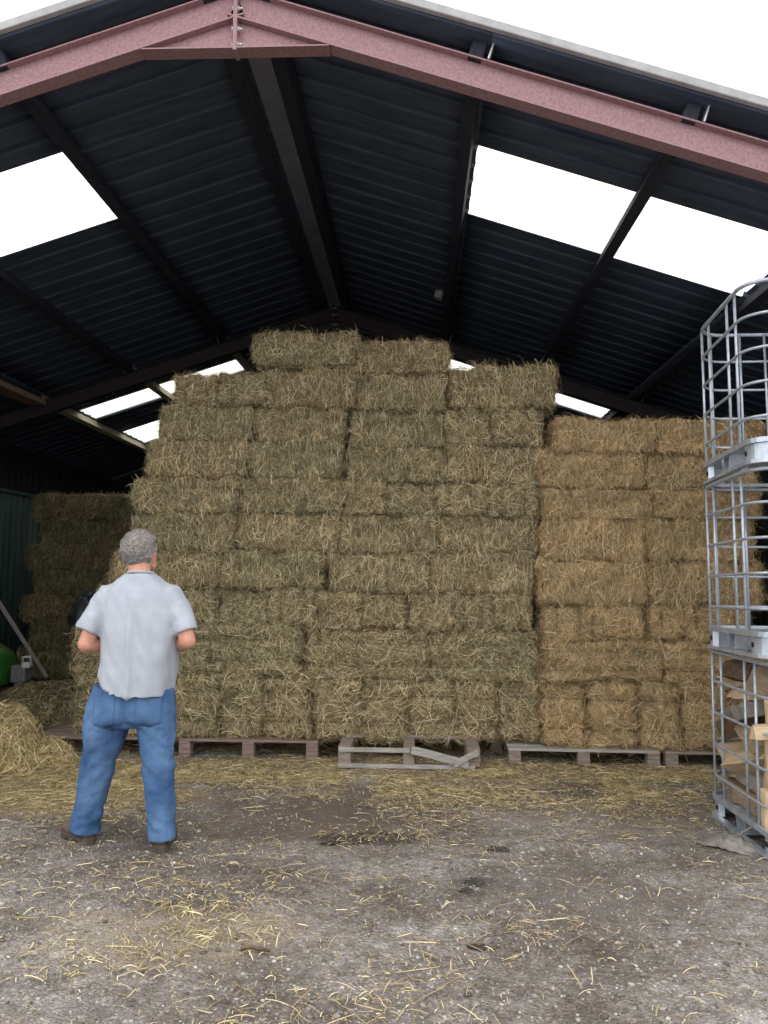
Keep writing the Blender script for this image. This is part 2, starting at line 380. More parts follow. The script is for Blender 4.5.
# ------------------------------------------------------------------ bales
BL, BW, BH = 0.95, 0.46, 0.36
def bale_mesh(name, seed, wild, nstr):
    nx, ny, nz = 44, 20, 16
    bm = bmesh.new()
    hx, hy, hz = BL / 2, BW / 2, BH / 2
    faces = []; verts = []; key = {}
    def vid(p):
        k = (round(p[0], 5), round(p[1], 5), round(p[2], 5))
        if k not in key: key[k] = len(verts); verts.append(p)
        return key[k]
    gx = np.linspace(-hx, hx, nx + 1); gy = np.linspace(-hy, hy, ny + 1); gz = np.linspace(-hz, hz, nz + 1)
    for s in (-1, 1):
        for A, B, mk in ((gx, gy, lambda a, b: (a, b, s * hz)), (gx, gz, lambda a, b: (a, s * hy, b)), (gy, gz, lambda a, b: (s * hx, a, b))):
            for i in range(len(A) - 1):
                for j in range(len(B) - 1):
                    f = [vid(mk(A[i], B[j])), vid(mk(A[i + 1], B[j])), vid(mk(A[i + 1], B[j + 1])), vid(mk(A[i], B[j + 1]))]
                    faces.append(f)
    r_ = 0.036
    rs = random.Random(seed)
    fl = []; x = -hx
    while x < hx:
        x += rs.uniform(0.045, 0.11); fl.append((x, rs.uniform(0.008, 0.032)))
    off = V((seed * 7.1, seed * 3.3, 1.7))
    nv = []; nn = []
    for p in verts:
        p = V(p)
        q = V((max(-hx + r_, min(hx - r_, p.x)), max(-hy + r_, min(hy - r_, p.y)), max(-hz + r_, min(hz - r_, p.z))))
        d = (p - q).normalized(); p2 = q + d * r_
        dd = 0.040 * noise.noise(p * 5.5 + off) + 0.020 * noise.noise(p * 19 + off) + 0.006 * noise.noise(p * 45 + off)
        side = max(abs(d.y), 0.5 * abs(d.z))
        for fx, dep in fl:
            dd -= side * dep * math.exp(-((p.x - fx + 0.012 * noise.noise(p * 5 + off)) / 0.010) ** 2)
        tw = max(abs(d.z), abs(d.x))
        for sy in (-0.105, 0.105):
            dd -= tw * 0.042 * math.exp(-((p.y - sy) / 0.024) ** 2)
        # ends bulge a little
        dd += 0.012 * abs(d.x) * (1 - (p.z / hz) ** 2)
        nv.append(p2 + d * (dd - 0.005)); nn.append(d)
    core_v = np.array([tuple(p) for p in nv]); core_f = np.array(faces); core_n = np.array([tuple(d) for d in nn])
    # stems lying on and sticking from the surface
    a = core_v[core_f]
    area = np.linalg.norm(np.cross(a[:, 1] - a[:, 0], a[:, 3] - a[:, 0]), axis=1)
    fi = rng.choice(len(core_f), nstr, p=area / area.sum())
    P = a[fi].mean(1) + rng.normal(0, 0.008, (nstr, 3))
    Nn = core_n[core_f[fi]].mean(1); Nn /= np.linalg.norm(Nn, axis=1, keepdims=True)
    R = rng.normal(0, 1, (nstr, 3))
    onY = np.abs(Nn[:, 1]) > 0.7; onZ = np.abs(Nn[:, 2]) > 0.7
    R[onY] *= np.array([0.6, 1, 1.35]); R[onZ] *= np.array([0.9, 1.1, 1])
    # neighbouring stems lie in tufts that point roughly the same way
    T = np.stack([vnoise(P[:, 0] + 3 * P[:, 2], P[:, 1] + 2 * P[:, 2], 8.5, seed + 20 * j) for j in (1, 2, 3)], 1) - 0.5
    R = R * 0.8 + T * 3.9
    R[onY, 2] += np.where(rng.random(onY.sum()) < 0.55, 2.2, 0) * rng.choice([-1, 1], onY.sum())
    D = R - Nn * (R * Nn).sum(1, keepdims=True); D /= np.linalg.norm(D, axis=1, keepdims=True)
    # every stem also follows its local clump
    L = rng.uniform(0.035, 0.13, nstr); lg = rng.random(nstr) < 0.09; L[lg] *= 2.0; W = rng.uniform(0.0014, 0.0036, nstr)
    lift = [rng.uniform(-0.006, 0.010, nstr), rng.uniform(-0.006, 0.012, nstr), rng.uniform(0.0, 0.016, nstr)]
    out = rng.random(nstr) < wild
    lift[1][out] += rng.uniform(0.015, 0.075, out.sum()); L[out] *= 1.15
    bend = rng.normal(0, 0.012, nstr)
    v, q = ribbons(P, D, Nn, L, W, lift, bend)
    allv = np.concatenate([core_v, v]); allf = np.concatenate([core_f, q + len(core_v)])
    bm.free()
    me = np_mesh(name, allv, allf)
    mi = np.ones(len(me.polygons), np.int32); mi[:len(core_f)] = 0
    me.polygons.foreach_set('material_index', mi)
    return me

hay_meshes = [bale_mesh('hay_bale_mesh', s, 0.11, 10500) for s in (1, 2, 3, 4)]
straw_meshes = [bale_mesh('straw_bale_mesh', s, 0.14, 10500) for s in (5, 6, 7)]
shaggy_mesh = bale_mesh('shaggy_bale_mesh', 8, 0.32, 9500)
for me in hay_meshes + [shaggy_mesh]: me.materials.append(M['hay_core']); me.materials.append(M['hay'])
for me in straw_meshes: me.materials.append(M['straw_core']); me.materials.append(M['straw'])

def twine_mesh():
    bm = bmesh.new()
    hx, hz = BL / 2 - 0.012, BH / 2 - 0.024
    pts = []
    for k in range(6):
        pass
    for (cx, cz, a0) in ((hx - .03, hz - .03, 0), (-hx + .03, hz - .03, 90), (-hx + .03, -hz + .03, 180), (hx - .03, -hz + .03, 270)):
        for k in range(4):
            a = math.radians(a0 + 30 * k); pts.append((cx + .03 * math.cos(a), 0, cz + .03 * math.sin(a)))
    sweep(bm, pts, 0.004, 6, True)
    me = bpy.data.meshes.new('twine_mesh'); bm.to_mesh(me); bm.free(); me.materials.append(M['twine'])
    return me
TW = twine_mesh()

ORD = ['', 'first', 'second', 'third', 'fourth', 'fifth', 'sixth', 'seventh', 'eighth', 'ninth', 'tenth', 'eleventh', 'twelfth']
HAY = [
 [(-1.421, -0.543, 3.297, 3.597, 'L'), (-0.534, 0.257, 3.225, 3.504, 'L')],
 [(-2.105, -1.719, 2.949, 3.248, 'E'), (-1.719, -1.31, 2.948, 3.238, 'E'), (-1.31, -0.523, 2.948, 3.297, 'L'), (-0.513, 0.24, 2.902, 3.220, 'L'), (0.257, 1.148, 2.936, 3.292, 'S')],
 [(-2.227, -1.417, 2.652, 2.948, 'L'), (-1.408, -0.614, 2.651, 2.947, 'L'), (-0.579, 0.215, 2.591, 2.898, 'L'), (0.232, 0.622, 2.607, 2.922, 'E'), (0.631, 1.036, 2.616, 2.93, 'E')],
 [(-2.323, -1.454, 2.331, 2.652, 'L'), (-1.445, -0.628, 2.324, 2.651, 'L'), (-0.602, 0.232, 2.295, 2.588, 'L'), (0.241, 1.108, 2.30, 2.608, 'L')],
 [(-2.427, -1.516, 2.029, 2.33, 'L'), (-1.507, -0.633, 2.032, 2.323, 'L'), (-0.624, -0.275, 2.009, 2.295, 'E'), (-0.275, 0.14, 2.01, 2.291, 'E'), (0.148, 0.561, 2.008, 2.294, 'E'), (0.578, 1.013, 2.005, 2.293, 'E')],
 [(-2.442, -1.552, 1.706, 2.029, 'L'), (-1.544, -0.672, 1.709, 2.032, 'L'), (-0.655, 0.166, 1.705, 2.008, 'L'), (0.174, 1.011, 1.71, 2.005, 'L')],
 [(-2.605, -1.674, 1.389, 1.703, 'L'), (-1.665, -0.804, 1.395, 1.708, 'L'), (-0.744, 0.107, 1.369, 1.705, 'L'), (0.116, 0.983, 1.367, 1.71, 'L')],
 [(-2.715, -2.473, 1.057, 1.387, 'E'), (-2.465, -2.086, 1.058, 1.387, 'E'), (-2.077, -1.692, 1.072, 1.39, 'E'), (-1.683, -1.266, 1.074, 1.393, 'E'), (-1.257, -0.85, 1.074, 1.392, 'E'), (-0.842, -0.462, 1.053, 1.368, 'E'), (-0.454, -0.076, 1.05, 1.369, 'E'), (-0.067, 0.292, 1.052, 1.369, 'E'), (0.3, 0.641, 1.052, 1.367, 'E'), (0.649, 0.964, 1.055, 1.367, 'E')],
 [(-2.96, -2.05, 0.656, 1.056, 'X'), (-2.033, -0.972, 0.666, 1.074, 'X'), (-0.921, 0.084, 0.636, 1.051, 'X'), (0.101, 1.019, 0.63, 1.052, 'X')],
 [(-2.891, -2.471, 0.15, 0.656, 'Y'), (-2.454, -2.054, 0.15, 0.657, 'Y'), (-2.037, -1.664, 0.15, 0.662, 'Y'), (-1.647, -1.267, 0.15, 0.666, 'Y'), (-1.25, -0.881, 0.15, 0.663, 'Y'), (-0.864, -0.48, 0.15, 0.635, 'Y'), (-0.463, -0.072, 0.15, 0.634, 'Y'), (-0.056, 0.341, 0.15, 0.63, 'Y'), (0.35, 0.671, 0.15, 0.63, 'Y'), (0.687, 1.023, 0.15, 0.63, 'Y')],
]
STRAW = [
 [(1.152, 1.983, 2.534, 2.819, 'L'), (1.999, 2.86, 2.526, 2.81, 'L')],
 [(1.045, 1.887, 2.233, 2.533, 'L'), (1.911, 2.80, 2.227, 2.523, 'L')],
 [(1.041, 1.947, 1.984, 2.233, 'L'), (1.955, 2.82, 1.979, 2.227, 'L')],
 [(1.04, 1.868, 1.63, 1.984, 'L'), (1.876, 2.77, 1.635, 1.979, 'L')],
 [(1.01, 1.869, 1.27, 1.629, 'L'), (1.902, 2.80, 1.278, 1.635, 'L')],
 [(1.042, 1.444, 0.993, 1.269, 'E'), (1.452, 1.855, 0.989, 1.272, 'E'), (1.879, 2.256, 0.993, 1.276, 'E'), (2.272, 2.70, 0.993, 1.276, 'E')],
 [(1.046, 1.994, 0.658, 0.988, 'X'), (2.017, 2.88, 0.658, 0.99, 'X')],
 [(1.042, 1.385, 0.13, 0.652, 'Y'), (1.393, 1.785, 0.13, 0.654, 'Y'), (1.801, 2.119, 0.13, 0.656, 'Y'), (2.135, 2.5, 0.13, 0.656, 'Y'), (2.515, 2.83, 0.13, 0.656, 'Y')],
]
ROTS = {  # local (X length, Y width, Z height) -> world
    'L': Matrix.Identity(3), 'S': Matrix.Identity(3),
    'E': Matrix.Rotation(PI / 2, 3, 'Z'),
    'X': Matrix.Rotation(PI / 2, 3, 'X'),
    'Y': Matrix.Rotation(PI / 2, 3, 'Z') @ Matrix.Rotation(PI / 2, 3, 'X'),
}
def place_bale(name, meshes, box, yf, typ, label, cat, group, twine, k, jit=1.0):
    x0, x1, z0, z1 = box
    if typ == 'S': me = shaggy_mesh
    else: me = meshes[k % len(meshes)]
    dep = {'L': 0.46, 'S': 0.46, 'E': 0.92, 'X': 0.35, 'Y': 0.92}[typ]
    R = ROTS[typ]
    want = V((x1 - x0 - 0.004, dep, z1 - z0 - 0.002))
    Rn = R.transposed()
    loc_size = V([abs((Rn @ V((want.x if i == 0 else 0, want.y if i == 1 else 0, want.z if i == 2 else 0)))[j]) for j in range(3) for i in [max(range(3), key=lambda ii: abs(Rn[j][ii]))]])
    sc = V((loc_size.x / BL, loc_size.y / BW, loc_size.z / BH))
    # half turns so that copies do not look alike
    flip = Matrix.Rotation(PI * random.choice((0, 1)), 3, 'Z') @ Matrix.Rotation(PI * random.choice((0, 1)), 3, 'X')
    tilt = Euler((random.uniform(-.035, .035) * jit, random.uniform(-.016, .016) * jit, random.uniform(-.045, .045) * jit)).to_matrix()
    if typ == 'S': tilt = Euler((0, -0.035, 0.03)).to_matrix()
    o = bpy.data.objects.new(name, me); COL.objects.link(o)
    M4 = Matrix.Translation(((x0 + x1) / 2, yf + dep / 2 + random.uniform(-.030, .045) * jit, (z0 + z1) / 2)) @ (tilt @ R @ flip).to_4x4() @ Matrix.Diagonal((*sc, 1))
    o.matrix_world = M4
    tag(o, label, cat, group)
    if twine:
        for sy in (-0.105, 0.105):
            t = bpy.data.objects.new('twine', TW); COL.objects.link(t); t.parent = o; t.location = (0, sy, 0)
    return o

TD = {'L': 'laid lengthways', 'S': 'tilted shaggy', 'E': 'laid end-on', 'X': 'on edge lengthways', 'Y': 'on edge end-on'}
def build_stack(rows, name, kind, meshes, yf, where, group):
    k = 0
    nr = len(rows)
    for ri, row in enumerate(rows):
        rowname = 'top row' if ri == 0 else ('bottom row' if ri == nr - 1 else ORD[ri + 1] + ' row down')
        for ci, (x0, x1, z0, z1, t) in enumerate(row):
            pos = 'leftmost' if ci == 0 else ('rightmost' if ci == len(row) - 1 else ORD[ci + 1] + ' from left')
            lab = f"{kind} bale {TD[t]}, {pos} in {rowname} of {where}"
            place_bale(name, meshes, (x0, x1, z0, z1), yf, t, lab, 'bale', group, t in 'XYE', k * 3 + ri + ci * 2)
            k += 1
build_stack(HAY, 'hay_bale', 'greenish hay', hay_meshes, 6.74, 'tall stack', 'hay bales in the tall stack')
build_stack(STRAW, 'straw_bale', 'golden straw', straw_meshes, 6.64, 'right stack', 'straw bales in the right stack')
# dark stack at the back left
k = 0
for ri in range(7):
    z1 = 2.66 - 0.37 * ri; z0 = z1 - 0.368
    xs_ = [-5.62, -4.66, -3.70] if ri % 2 == 0 else [-5.50, -4.54, -3.62]
    for ci, xx in enumerate(xs_):
        rowname = 'top row' if ri == 0 else ('bottom row' if ri == 6 else ORD[ri + 1] + ' row down')
        if ri == 6: z0, z1 = 0.02, 0.438
        lab = f"shaded brown hay bale, {['leftmost', 'middle', 'rightmost'][ci]} in {rowname} of dark stack behind the man"
        place_bale('hay_bale', hay_meshes, (xx, xx + 0.95, z0, z1), 11.3 + (0.10 if ri < 2 else 0.0) - (0.12 if ri > 3 else 0), 'L', lab, 'bale', 'hay bales stacked in the dark back corner', False, k)
        k += 1

# ------------------------------------------------------------------ scattered straw and gravel
def scatter_straw():
    def dens(x, y):
        d = 0.09 + 0.55 * vnoise(x, y, 1.4, 9) ** 3
        d += 2.2 * np.exp(-((y - 6.2) / 0.45) ** 2)                       # along the pallets
        d += 2.6 * np.exp(-(((x + 2.5) / 0.95) ** 2 + ((y - 5.65) / 0.62) ** 2))  # left of the man
        d += 1.9 * np.exp(-(((x - 1.1) / 1.2) ** 2 + ((y - 5.85) / 0.5) ** 2))
        d += 0.85 * np.exp(-(((x + 0.92) / 0.36) ** 2 + ((y - 3.55) / 0.36) ** 2))
        d += 0.5 * np.exp(-(((x + 0.2) / 0.35) ** 2 + ((y - 3.05) / 0.25) ** 2))
        d += 0.45 * np.exp(-(((x - 0.55) / 0.25) ** 2 + ((y - 3.62) / 0.13) ** 2))
        d += 0.9 * np.exp(-(((x + 0.3) / 0.5) ** 2 + ((y - 5.55) / 0.2) ** 2))
        d *= 1 - 0.8 * np.exp(-(((x + 0.75) / 0.45) ** 2 + ((y - 5.1) / 0.35) ** 2))
        d *= np.where(vnoise(x, y, 3.2, 4) > 0.42, 1, 0.25)
        d += 1.0 * (y > 6.9)
        return d
    n = 420000
    x = rng.uniform(-4.6, 3.2, n); y = rng.uniform(2.4, 9.5, n)
    keep = rng.random(n) < dens(x, y) / 3.2
    x = x[keep]; y = y[keep]; n = len(x)
    P = np.stack([x, y, ground_h(x, y) + rng.uniform(0.002, 0.016, n)], 1)
    ang = rng.uniform(0, 2 * PI, n)
    D = np.stack([np.cos(ang), np.sin(ang), rng.normal(0, 0.07, n)], 1); D /= np.linalg.norm(D, axis=1, keepdims=True)
    Nn = np.tile([0, 0, 1.0], (n, 1)); Nn = Nn - D * D[:, 2:3]; Nn /= np.linalg.norm(Nn, axis=1, keepdims=True)
    L = rng.gamma(1.8, 0.026, n).clip(0.012, 0.22); W = rng.uniform(0.0016, 0.0042, n)
    z = np.zeros(n)
    v, q = ribbons(P, D, Nn, L, W, [z, z, rng.uniform(0, 0.010, n)], rng.normal(0, 0.003, n))
    o = obj('scattered_straw', np_mesh('scattered_straw', v, q), M['loose'])
    tag(o, 'loose yellow straw strewn over the grey yard in front of stacks', 'straw', kind='stuff')
scatter_straw()

def gravel():
    bm = bmesh.new(); bmesh.ops.create_icosphere(bm, subdivisions=1, radius=1.0)
    bv = np.array([tuple(v.co) for v in bm.verts]); bf = np.array([[v.index for v in f.verts] for f in bm.faces]); bm.free()
    n = 13000
    x = rng.uniform(-3.2, 2.4, n); y = 2.5 + 3.6 * rng.random(n) ** 1.3
    keep = vnoise(x, y, 1.6, 6) + 0.25 * rng.random(n) > 0.42
    x = x[keep]; y = y[keep]; n = len(x)
    s = (0.003 + rng.gamma(1.5, 0.0018, n)).clip(0.003, 0.016)
    J = bv[None] * (1 + rng.uniform(-0.3, 0.3, (n, len(bv), 1))) * np.stack([rng.uniform(.8, 1.4, n), rng.uniform(.7, 1.2, n), rng.uniform(.4, .8, n)], 1)[:, None]
    a = rng.uniform(0, 2 * PI, n); ca, sa = np.cos(a)[:, None], np.sin(a)[:, None]
    X = J[..., 0] * ca - J[..., 1] * sa; Y = J[..., 0] * sa + J[..., 1] * ca
    v = np.stack([X, Y, J[..., 2]], -1) * s[:, None, None] + np.stack([x, y, ground_h(x, y) + 0.2 * s], 1)[:, None]
    f = (np.arange(n) * len(bv))[:, None, None] + bf[None]
    m = strand_mat('gravel_stone', [(0, (0.10, 0.088, 0.08)), (0.5, (0.25, 0.232, 0.222)), (0.9, (0.38, 0.365, 0.355)), (1, (0.55, 0.54, 0.53))], (1, 1, 1), (1, 1, 1))
    o = obj('gravel', np_mesh('gravel', v.reshape(-1, 3), None, f.reshape(-1, 3)), m)
    tag(o, 'small grey stones trodden into the bare yard', 'gravel', kind='stuff')
gravel()

def lump(name, c, s, mat, seed, label, cat, group=None, sub=3, amp=0.35, freq=2.2):
    bm = bmesh.new(); bmesh.ops.create_icosphere(bm, subdivisions=sub, radius=1)
    for v in bm.verts:
        d = 1 + amp * noise.noise(v.co * freq + V((seed * 5.3, 0, seed))) + amp * 0.5 * noise.noise(v.co * freq * 3 + V((seed, seed * 2, 0)))
        v.co = V((v.co.x * s[0] * d, v.co.y * s[1] * d, max(v.co.z, -0.3) * s[2] * d))
    o = bm_obj(name, bm, mat, smooth=True); o.location = c
    tag(o, label, cat, group); return o
for i, (x, y, s, lab) in enumerate([(0.29, 4.08, (.045, .03, .022), 'black clod of mud in the middle of the yard, larger of two'),
                                    (0.24, 3.99, (.035, .022, .016), 'small black clod of mud just in front of a larger one'),
                                    (0.26, 3.42, (.05, .022, .014), 'flat black clod of mud nearest the camera'),
                                    (-0.42, 4.62, (.10, .028, .016), 'long dark clod of dung lying in the wet brown patch'),
                                    (0.45, 4.55, (.06, .03, .018), 'dark clod of mud in front of the empty pallet')]):
    lump('mud_clod', (x, y, float(ground_h(x, y)) - 0.004), s, M['mud'], i + 1, lab, 'mud', sub=4, amp=0.75, freq=2.6)
# brown stick by the straw patch
bm = bmesh.new(); sweep(bm, [(-0.70, 3.30, 0.012), (-0.66, 3.31, 0.018), (-0.62, 3.295, 0.016), (-0.58, 3.30, 0.010)], 0.007, 7)
o = bm_obj('stick', bm, M['bark'], smooth=True); tag(o, 'short dark brown stick lying in the straw patch on the yard', 'stick')

# loose heap at far left
def heap(name, cx, cy, rx, ry, h, n, label, mat):
    bm = bmesh.new(); bmesh.ops.create_icosphere(bm, subdivisions=4, radius=1)
    cv = []
    for v in bm.verts:
        d = 1 + 0.22 * noise.noise(v.co * 2.1 + V((cx, cy, 0))) + 0.10 * noise.noise(v.co * 6)
        v.co = V((v.co.x * rx * d, v.co.y * ry * d, max(v.co.z * h * d, -0.02)))
    cv = np.array([tuple(v.co) for v in bm.verts]); cf = np.array([[v.index for v in f.verts] for f in bm.faces])
    bm.normal_update(); cn = np.array([tuple(f.normal) for f in bm.faces]); bm.free()
    fi = rng.integers(0, len(cf), n)
    P = cv[cf[fi]].mean(1); Nn = cn[fi]
    ok = P[:, 2] > -0.01; P = P[ok]; Nn = Nn[ok]; n = len(P)
    R = rng.normal(0, 1, (n, 3)); D = R - Nn * (R * Nn).sum(1, keepdims=True); D /= np.linalg.norm(D, axis=1, keepdims=True)
    v, q = ribbons(P, D, Nn, rng.uniform(.06, .22, n), rng.uniform(.003, .006, n), [rng.uniform(0, .01, n), rng.uniform(0, .04, n), rng.uniform(0, .02, n)], rng.normal(0, .012, n))
    me = np_mesh(name, np.concatenate([cv, v]), q + len(cv), cf)
    o = obj(name, me, mat); o.location = (cx, cy, 0)
    me.materials.append(M['hay_core'] if mat is M['hay'] else M['straw_core'])
    mi = np.zeros(len(me.polygons), np.int32); mi[len(q):] = 1; me.polygons.foreach_set('material_index', mi)
    tag(o, label, 'heap')
heap('straw_heap', -3.36, 6.35, 0.38, 0.45, 0.44, 9000, 'loose heap of golden straw at the left edge beside the pallets', M['loose'])
heap('straw_heap', -2.98, 6.42, 0.20, 0.24, 0.16, 2500, 'low clump of loose straw between left heap and the man', M['loose'])

heap('hay_heap', -3.85, 8.6, 0.80, 1.0, 0.31, 13000, 'brown loose hay heaped on the floor in the dark left corner', M['hay'])

# ------------------------------------------------------------------ roof
AX, AZ, SL = -1.09, 5.12, 0.328            # ridge line x, height, slope
CS = 1 / math.sqrt(1 + SL * SL)
PITCHC, AMP = 0.25, 0.020
def sheet_mesh(name, side, rects):
    vs = []; fs = []; base = 0
    for (o0, o1, y0, y1) in rects:
        ny = max(2, int(round((y1 - y0) / (PITCHC / 60)))); ys = np.linspace(y0, y1, ny + 1)
        no = 6; os_ = np.linspace(o0, o1, no + 1)
        Y, O = np.meshgrid(ys, os_, indexing='ij')
        ph = ((Y + 0.03) / PITCHC) % 1.0; w = AMP * (2 * np.clip((0.135 - np.abs(ph - 0.5)) / 0.035, 0, 1) - 1)
        X = AX + side * (O + w * SL * CS); Z = AZ - SL * O + w * CS
        vs.append(np.stack([X.ravel(), Y.ravel(), Z.ravel()], 1))
        i = (np.arange(ny)[:, None] * (no + 1) + np.arange(no)[None]).ravel() + base
        fs.append(np.stack([i, i + 1, i + no + 2, i + no + 1], 1)); base += len(vs[-1])
    return np_mesh(name, np.concatenate(vs), np.concatenate(fs), smooth=True)
Y0, Y1 = 4.36, 15.9
SKY = [(5.55, 6.65), (11.2, 11.85), (12.9, 14.0)]
win = 0
for side, nm in ((-1, 'ceiling_left'), (1, 'ceiling_right')):
    rects = [(0.10, 1.52, Y0, Y1), (3.80, 5.40, Y0, Y1)]
    y = Y0
    sky = SKY if side < 0 else SKY[:2]
    for a, b in sky:
        rects.append((1.52, 3.80, y, a)); y = b
    rects.append((1.52, 3.80, y, Y1))
    o = obj(nm, sheet_mesh(nm, side, rects), M['sheet'])
    md = o.modifiers.new('th', 'SOLIDIFY'); md.thickness = 0.007; md.offset = 0
    tag(o, kind='structure')
    for a, b in sky:
        win += 1
        w = obj(f'window_{win}', sheet_mesh(f'window_{win}', side, [(1.47, 3.85, a - 0.02, b + 0.02)]), M['skylight'])
        w.location.z = 0.006
        tag(w, kind='structure')
    # verge trim on the front edge
    bm = bmesh.new()
    c0 = V((AX + side * 0.0, Y0 - 0.01, AZ + 0.012)); c1 = V((AX + side * 5.42, Y0 - 0.01, AZ + 0.012 - SL * 5.42))
    sweep(bm, [c0, c1], 0, prof=[(-0.02, -0.025), (0.02, -0.025), (0.02, 0.027), (-0.02, 0.027)])
    o = bm_obj('trim_%d' % (1 if side < 0 else 2), bm, M['verge'], bevel=0.006); tag(o, kind='structure')
# ridge capping
bm = bmesh.new()
for side in (-1, 1):
    for (a, b, dz) in ((Y0 - 0.02, 8.2, 0.045), (8.15, 12.1, 0.036), (12.05, Y1, 0.045)):
        p = [V((AX + side * o, y, AZ + dz - SL * o)) for o, y in ((0, a), (0.26, a), (0.26, b), (0, b))]
        q = [v + V((0, 0, 0.008)) for v in p]
        A = [bm.verts.new(v) for v in p]; B = [bm.verts.new(v) for v in q]
        bm.faces.new(A); bm.faces.new(B[::-1])
        for k in range(4): bm.faces.new((A[k], A[(k + 1) % 4], B[(k + 1) % 4], B[k]))
o = bm_obj('ceiling', bm, M['ridge']); tag(o, kind='structure')

# purlins
PO = [(0.19, 'next to the ridge'), (1.455, 'first down from the ridge pair'), (2.68, 'second down from the ridge pair'), (3.87, 'third down from the ridge pair'), (5.1, 'lowest, along the eaves')]
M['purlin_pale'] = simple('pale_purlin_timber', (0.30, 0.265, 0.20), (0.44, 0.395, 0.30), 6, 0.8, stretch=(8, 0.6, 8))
for side, sn in ((-1, 'left'), (1, 'right')):
    for off, wd in PO:
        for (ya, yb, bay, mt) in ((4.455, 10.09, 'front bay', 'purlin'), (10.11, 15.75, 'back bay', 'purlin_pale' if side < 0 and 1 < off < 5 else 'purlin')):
            bm = bmesh.new()
            ang = math.atan(SL) * side
            nrm = V((side * SL, 0, 1)).normalized()
            c = V((AX + side * off, (ya + yb) / 2, AZ - SL * off)) - nrm * (AMP + 0.004 + 0.054)
            add_box(bm, (0, 0, 0), (0.085 if off > .5 else 0.11, yb - ya, 0.108), (0, ang, 0))
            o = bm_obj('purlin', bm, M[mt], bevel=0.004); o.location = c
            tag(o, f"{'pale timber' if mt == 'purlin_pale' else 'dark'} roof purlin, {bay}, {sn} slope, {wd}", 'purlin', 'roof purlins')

# ------------------------------------------------------------------ portal frames
def ibeam(bm, p0, p1, up, yc, depth, fl=0.10, tf=0.009, tw=0.008):
    """I section along p0->p1 lying in the XZ plane; 'up' is the outward side; p is the top of the top flange"""
    p0 = V(p0); p1 = V(p1); up = V(up).normalized(); e = V((0, 1, 0))
    for (a, b, half) in ((0, -tf, fl / 2), (-tf, -depth + tf, tw / 2), (-depth + tf, -depth, fl / 2)):
        poly = [p0 + up * a - e * half, p0 + up * a + e * half, p0 + up * b + e * half, p0 + up * b - e * half]
        prism(bm, poly, p0, p1)
def portal(yc, label, mat_main):
    root = empty('portal_frame', (AX, yc, 0))
    L = lambda x, z: V((x - AX, 0, z))
    zt = 4.99; dep = 0.19 * CS
    for side in (-1, 1):
        up = V((side * SL, 0, 1)).normalized()
        bm = bmesh.new()
        ibeam(bm, V((side * 0.006, 0, zt)), V((side * 5.1, 0, zt - SL * 5.1)), up, 0, dep)
        bm_obj('rafter', bm, mat_main, root)
        # haunch wedge under the apex
        bm = bmesh.new()
        zb = 4.608
        x0, x1 = 0.012, 0.56
        za = zt - 0.19 - SL * x0
        prism(bm, [V((side * x0, -0.004, za)), V((side * x1, -0.004, zt - 0.19 - SL * x1)), V((side * x0, -0.004, zb))], (0, 0, 0), (0, 0.008, 0))
        prism(bm, [V((side * x0, -0.05, zb)), V((side * x1, -0.05, zb + 0.002)), V((side * x1, -0.05, zb + 0.010)), V((side * x0, -0.05, zb + 0.008))], (0, 0, 0), (0, 0.10, 0))
        bm_obj('apex_haunch', bm, mat_main, root)
        # column
        bm = bmesh.new()
        ibeam(bm, V((side * 5.12, 0, 0)), V((side * 5.12, 0, zt - SL * 5.12)), (side, 0, 0), 0, 0.2, 0.10)
        bm_obj('column', bm, mat_main, root)
        for off, _ in PO[1:]:
            bm = bmesh.new()
            z = zt - SL * off
            add_box(bm, (side * (off + 0.055), -0.02, z + 0.045), (0.010, 0.08, 0.115), (0, side * math.atan(SL), 0))
            bm_obj('cleat', bm, M['bolt'], root)
    bm = bmesh.new(); add_box(bm, (0, 0, 4.80), (0.024, 0.104, 0.41)); bm_obj('splice_plate', bm, mat_main, root, bevel=0.002)
    for z in (4.955, 4.865, 4.735, 4.640):
        for yy in (-0.032, 0.032):
            bm = bmesh.new()
            add_cyl(bm, (-0.020, yy, z), (0.040, yy, z), 0.0075, seg=10)
            add_cyl(bm, (0.012, yy, z), (0.024, yy, z), 0.015, seg=6); add_cyl(bm, (-0.022, yy, z), (-0.012, yy, z), 0.015, seg=6)
            bm_obj('bolt', bm, M['bolt'], root)
    tag(root, label, 'roof frame', 'steel portal frames')
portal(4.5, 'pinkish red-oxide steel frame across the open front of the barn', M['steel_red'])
portal(10.1, 'shaded steel frame inside the barn above the back of the hay', M['steel_shaded'])

# round fitting on the right slope, timber packing board on the left slope
bm = bmesh.new(); add_cyl(bm, (0, 0, 0), (0, 0, -0.07), 0.055, 0.045, 18); add_cyl(bm, (0, 0, 0.0), (0, 0, 0.012), 0.065, seg=18)
o = bm_obj('ceiling_lamp', bm, M['verge'], smooth=False); o.location = (0.24, 8.7, AZ - SL * 1.33 - 0.035); o.rotation_euler = (0, math.atan(SL), 0)
tag(o, 'small pale round lamp fixed under the dark roof beside a purlin', 'lamp')
bm = bmesh.new(); add_box(bm, (0, 0, 0), (0.24, 1.15, 0.03)); add_box(bm, (0.105, 0, 0.03), (0.03, 1.15, 0.05))
o = bm_obj('packing_board', bm, M['board'], bevel=0.003); o.location = (-4.93, 9.42, 3.685); o.rotation_euler = (0, 0.0, -0.03)
tag(o, 'short reddish-brown board fixed under the dark roof at far left', 'board')

